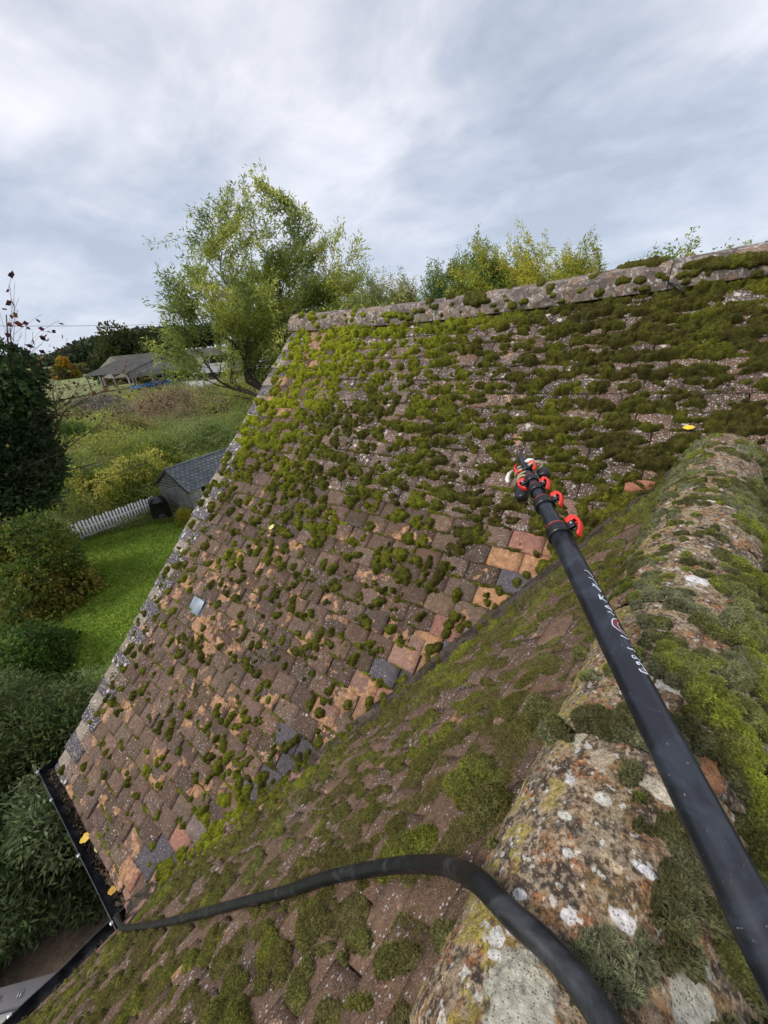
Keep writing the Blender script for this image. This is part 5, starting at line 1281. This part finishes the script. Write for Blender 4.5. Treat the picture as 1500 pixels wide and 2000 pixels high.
for kx in range(5):
    for ky in (0, 1): k = MB(); k.bevbox(b3+LB*LW*ky+GB*LG*kx/4+ZUP*2.45, (LB, GB, ZUP), (.18, .18, 2.45), .02); k.build('post', M_POST, bb)
# grey shed roof and concrete wall by the willow
g1_ = gz(395, 775, GZ); yw = empty('yard_wall', g1_, 'pale concrete yard wall running behind the willow trunk', 'wall')
m_ = MB(); gd_ = unit(along(520, 75)-along(385, 80)); m_.bevbox(along(450, 78)+ZUP*.9, (gd_, np.cross(gd_, ZUP), ZUP), (9, .15, 1.0), .03); m_.build('panel', plain('concrete', (.36, .36, .36), .9), yw)
for i in range(7): k = MB(); k.bevbox(along(450, 78)+gd_*(-9+3*i)+ZUP*1.0, (gd_, np.cross(gd_, ZUP), ZUP), (.16, .22, 1.1), .03); k.build('post', M_POST, yw)
lt = empty('pale_outbuilding', along(470, 86), 'low outbuilding with a pale grey roof seen through the willow branches', 'outbuilding')
m_ = MB(); c = along(485, 84); m_.bevbox(c+ZUP*1.5, (gd_, np.cross(gd_, ZUP), ZUP), (9, 4, 1.5), .05); m_.build('wall', plain('opening shade colour', (.05, .045, .04), .9), lt)  # solid near-black box; shade of an open side put into its colour
m_ = MB(); pr_ = np.cross(gd_, ZUP)
for sg in (-1, 1): m_.add([c-gd_*9.5+pr_*4.5*sg+ZUP*3.0, c+gd_*9.5+pr_*4.5*sg+ZUP*3.0, c+gd_*9.5+ZUP*4.4, c-gd_*9.5+ZUP*4.4], [(0, 1, 2, 3)])
for e9 in (-1, 1): m_.add([c+gd_*9.2*e9-pr_*4.3+ZUP*3.0, c+gd_*9.2*e9+pr_*4.3+ZUP*3.0, c+gd_*9.2*e9+ZUP*4.35], [(0, 1, 2)])
m_.build('roof', plain('pale sheet', (.24, .24, .25), .8), lt)

# far trees, hedge, wood
bush('oak_tree', 'tree', 'broad dark oak standing behind the barns', along(268, 135), (17, 17, 15.0), 26000, (.9, .6), [(.03, .045, .012), (.055, .075, .018), (.10, .105, .025)], (1.2, 1.3, .6), 90, lumps=44, stem=.5, shell=.5, crown='crown')
bush('oak_tree', 'tree', 'smaller green oak half hidden between the dark oak and the willow', along(318, 125), (12, 12, 10.5), 12000, (.9, .6), [(.04, .06, .015), (.075, .10, .02)], (1, 1), 91, lumps=30, stem=.4, crown='crown')
bush('maple_tree', 'tree', 'small round tree turning orange and yellow in the far hedge', along(118, 190), (5.5, 5.5, 9), 9000, (1.1, .8), [(.07, .085, .015), (.20, .18, .02), (.38, .22, .02), (.42, .15, .05)], (1.2, 1.2, 1.2, .35), 92, lumps=30, stem=.4, crown='crown')
def band(name, pts, hgt, thick, n, leaf, pal, wts, seed, label, kind, cat):
    r = np.random.RandomState(seed); pts = [np.array(p) for p in pts]; i = r.randint(0, len(pts)-1, n); t = r.rand(n)
    P = np.array(pts)[i]*(1-t)[:, None]+np.array(pts)[i+1]*t[:, None]; P[:, 2] += ground_h(P[:, 0], P[:, 1])
    hv = (.62+.55*NZ[0](P[:, 0], P[:, 1], thick*1.2, 3)); P = P+r.randn(n, 3)*np.array([thick, thick, 0])*.35; P[:, 2] += hgt*hv*r.rand(n)**.6
    cols = pick_cols(pal, wts, n, r, NZ[1](P[:, 0], P[:, 1], thick*1.5, 2))
    o = leaf_mesh(name, P, r.randn(n, 3), leaf*r.uniform(.6, 1.3, n), leaf*.7*r.uniform(.6, 1.3, n), np.clip(cols, .004, 1), r); return tag(o, label, cat, kind=kind)
band('far_hedge', [along(x, d)+np.array([0, 0, z]) for x, d, z in ((-60, 215, 0), (60, 205, 0), (150, 215, .4), (230, 225, 1.2), (330, 235, 1.5))], 3.2, 5, 26000, 1.1, [(.10, .065, .03), (.12, .12, .04), (.17, .17, .05)], (1, 1, 1), 93, 'russet and green hedge across the far side of the field', 'thing', 'hedge')
band('far_wood', [along(x, d)+np.array([0, 0, z]) for x, d, z in ((150, 560, 1), (190, 520, 3), (240, 470, 5), (330, 430, 6), (420, 420, 6))], 17, 26, 30000, 3.6, [(.028, .045, .025), (.04, .06, .03), (.055, .075, .035)], (1, 1, 1), 94, 'dark distant wood on the rise behind the barns', 'stuff', 'wood')
band('far_wood', [along(x, d)+np.array([0, 0, z]) for x, d, z in ((-120, 700, 0), (0, 640, 0), (60, 620, 0), (140, 640, 0))], 13, 26, 14000, 4, [(.07, .10, .05), (.09, .12, .06)], (1, 1), 95, 'low pale green trees far away on the left horizon', 'stuff', 'wood')
def field():
    P_ = [along(x, d)[:2] for x, d in ((-200, 105), (60, 102), (185, 110), (400, 118), (400, 232), (230, 222), (60, 202), (-200, 212))]
    m, t, b = new_mat('pale pasture'); g = G(t); c = g.mix(g.rng(g.noise(.06, 5, .6), .35, .65), (.15, .185, .055, 1), (.22, .24, .08, 1)); g.link(c, b.inputs['Base Color']); b.inputs['Roughness'].default_value = 1
    pa, pb_ = np.array(P_[:4]), np.array(P_[4:][::-1]); V = []; nu_, nv_ = 60, 24
    for i in range(nu_+1):
        q_ = i/nu_*3; k = min(2, int(q_)); f = q_-k; e0_ = pa[k]*(1-f)+pa[k+1]*f; e1_ = pb_[k]*(1-f)+pb_[k+1]*f
        for j in range(nv_+1): xy = e0_*(1-j/nv_)+e1_*j/nv_; V.append((xy[0], xy[1], GZ+.22+float(ground_h(xy[0], xy[1]))))
    F = [(i*(nv_+1)+j, (i+1)*(nv_+1)+j, (i+1)*(nv_+1)+j+1, i*(nv_+1)+j+1) for i in range(nu_) for j in range(nv_)]
    o = mesh('field', V, F, m, smooth=True); tag(o, 'pale green pasture stretching to the far hedge', kind='structure')
field()
# overhead wires
for (a, b_, r0, lab) in [((-260, 632, 60), (290, 634, 62), .022, 'thin overhead wire crossing the sky at the left'),
                         ((-150, 800, 45), (310, 722, 70), .025, 'low cable strung past the barn posts'),
                         ((60, 985, 17.5), (620, 770, 40), .011, 'thin dark cable sagging across the overgrown field')]:
    d0, d1 = ray(a[0], a[1]), ray(b_[0], b_[1]); p0 = CAM+d0/np.hypot(d0[0], d0[1])*a[2]; p1_ = CAM+d1/np.hypot(d1[0], d1[1])*b_[2]
    pts = [p0*(1-t)+p1_*t-ZUP*4*t*(1-t)*np.linalg.norm(p1_-p0)*.008 for t in np.linspace(0, 1, 24)]
    tag(MB().tube(pts, r0, 6).build('overhead_wire', M_BLACK, None, True), lab, 'wire')

# glazed lean-to below the near gutter
lb = W*.05-Nn*.62
def leanto():
    zt = -1.15
    root = empty('lean_to', np.array([*(W*1.2-Nn*1.2)[:2], GZ]), 'white-framed glazed lean-to with a grey flashed edge below the near gutter', 'lean-to')
    ed = gz(0, 1952, zt); e2_ = gz(130, 1915, zt); d_ = unit(e2_-ed); n_ = np.cross(d_, ZUP); n_ = n_ if n_[1] < 0 else -n_
    m_ = MB(); c = (ed+e2_)/2+n_*.0; m_.bevbox(c-ZUP*.02, (d_, n_, ZUP), (1.6, .060, .02), .006); fl_ = m_.build('flashing', plain('grey flashing', (.085, .080, .082), .6, 0, .12, 12), root)
    for i in range(-8, 7):
        p = c+d_*(.06+i*.135); k = MB()
        for s_ in (-.013, .013): k.tube([p+d_*s_*.6+n_*.02+ZUP*.003, p+d_*s_*.6+n_*.018+ZUP*.010, p+d_*s_*.6-n_*.012+ZUP*.010, p+d_*s_*.6-n_*.014+ZUP*.003], .0026, 6)
        k.build('clip', M_GREYMETAL, fl_, True)
    # glazing bars run down from the wall plate parallel to the gutter
    m2 = W; q0 = c+n_*.10-ZUP*.05; g_ = MB()
    for i in range(9):
        p = q0-d_*1.4+d_*i*.30; k = MB(); k.bevbox(p+W*.95-ZUP*.06, (unit(np.cross(W, ZUP)), W, ZUP), (.035, .9, .03), .008); k.build('glazing_bar', M_WHITE, root)
    gm, t, b = new_mat('sky reflection glazing'); b.inputs['Base Color'].default_value = (.05, .035, .09, 1); b.inputs['Roughness'].default_value = .08  # purple of the reflected sky put into the glass colour
    g_.bevbox(q0-d_*.2+n_*.9-ZUP*.06, (d_, n_, ZUP), (1.3, .9, .008), .002); g_.build('glass', gm, root)
    m_ = MB(); m_.bevbox(c-n_*.02-ZUP*(.06+1.75), (d_, n_, ZUP), (1.55, .03, 1.78), .01); m_.build('wall', M_WHITE, root)
leanto()
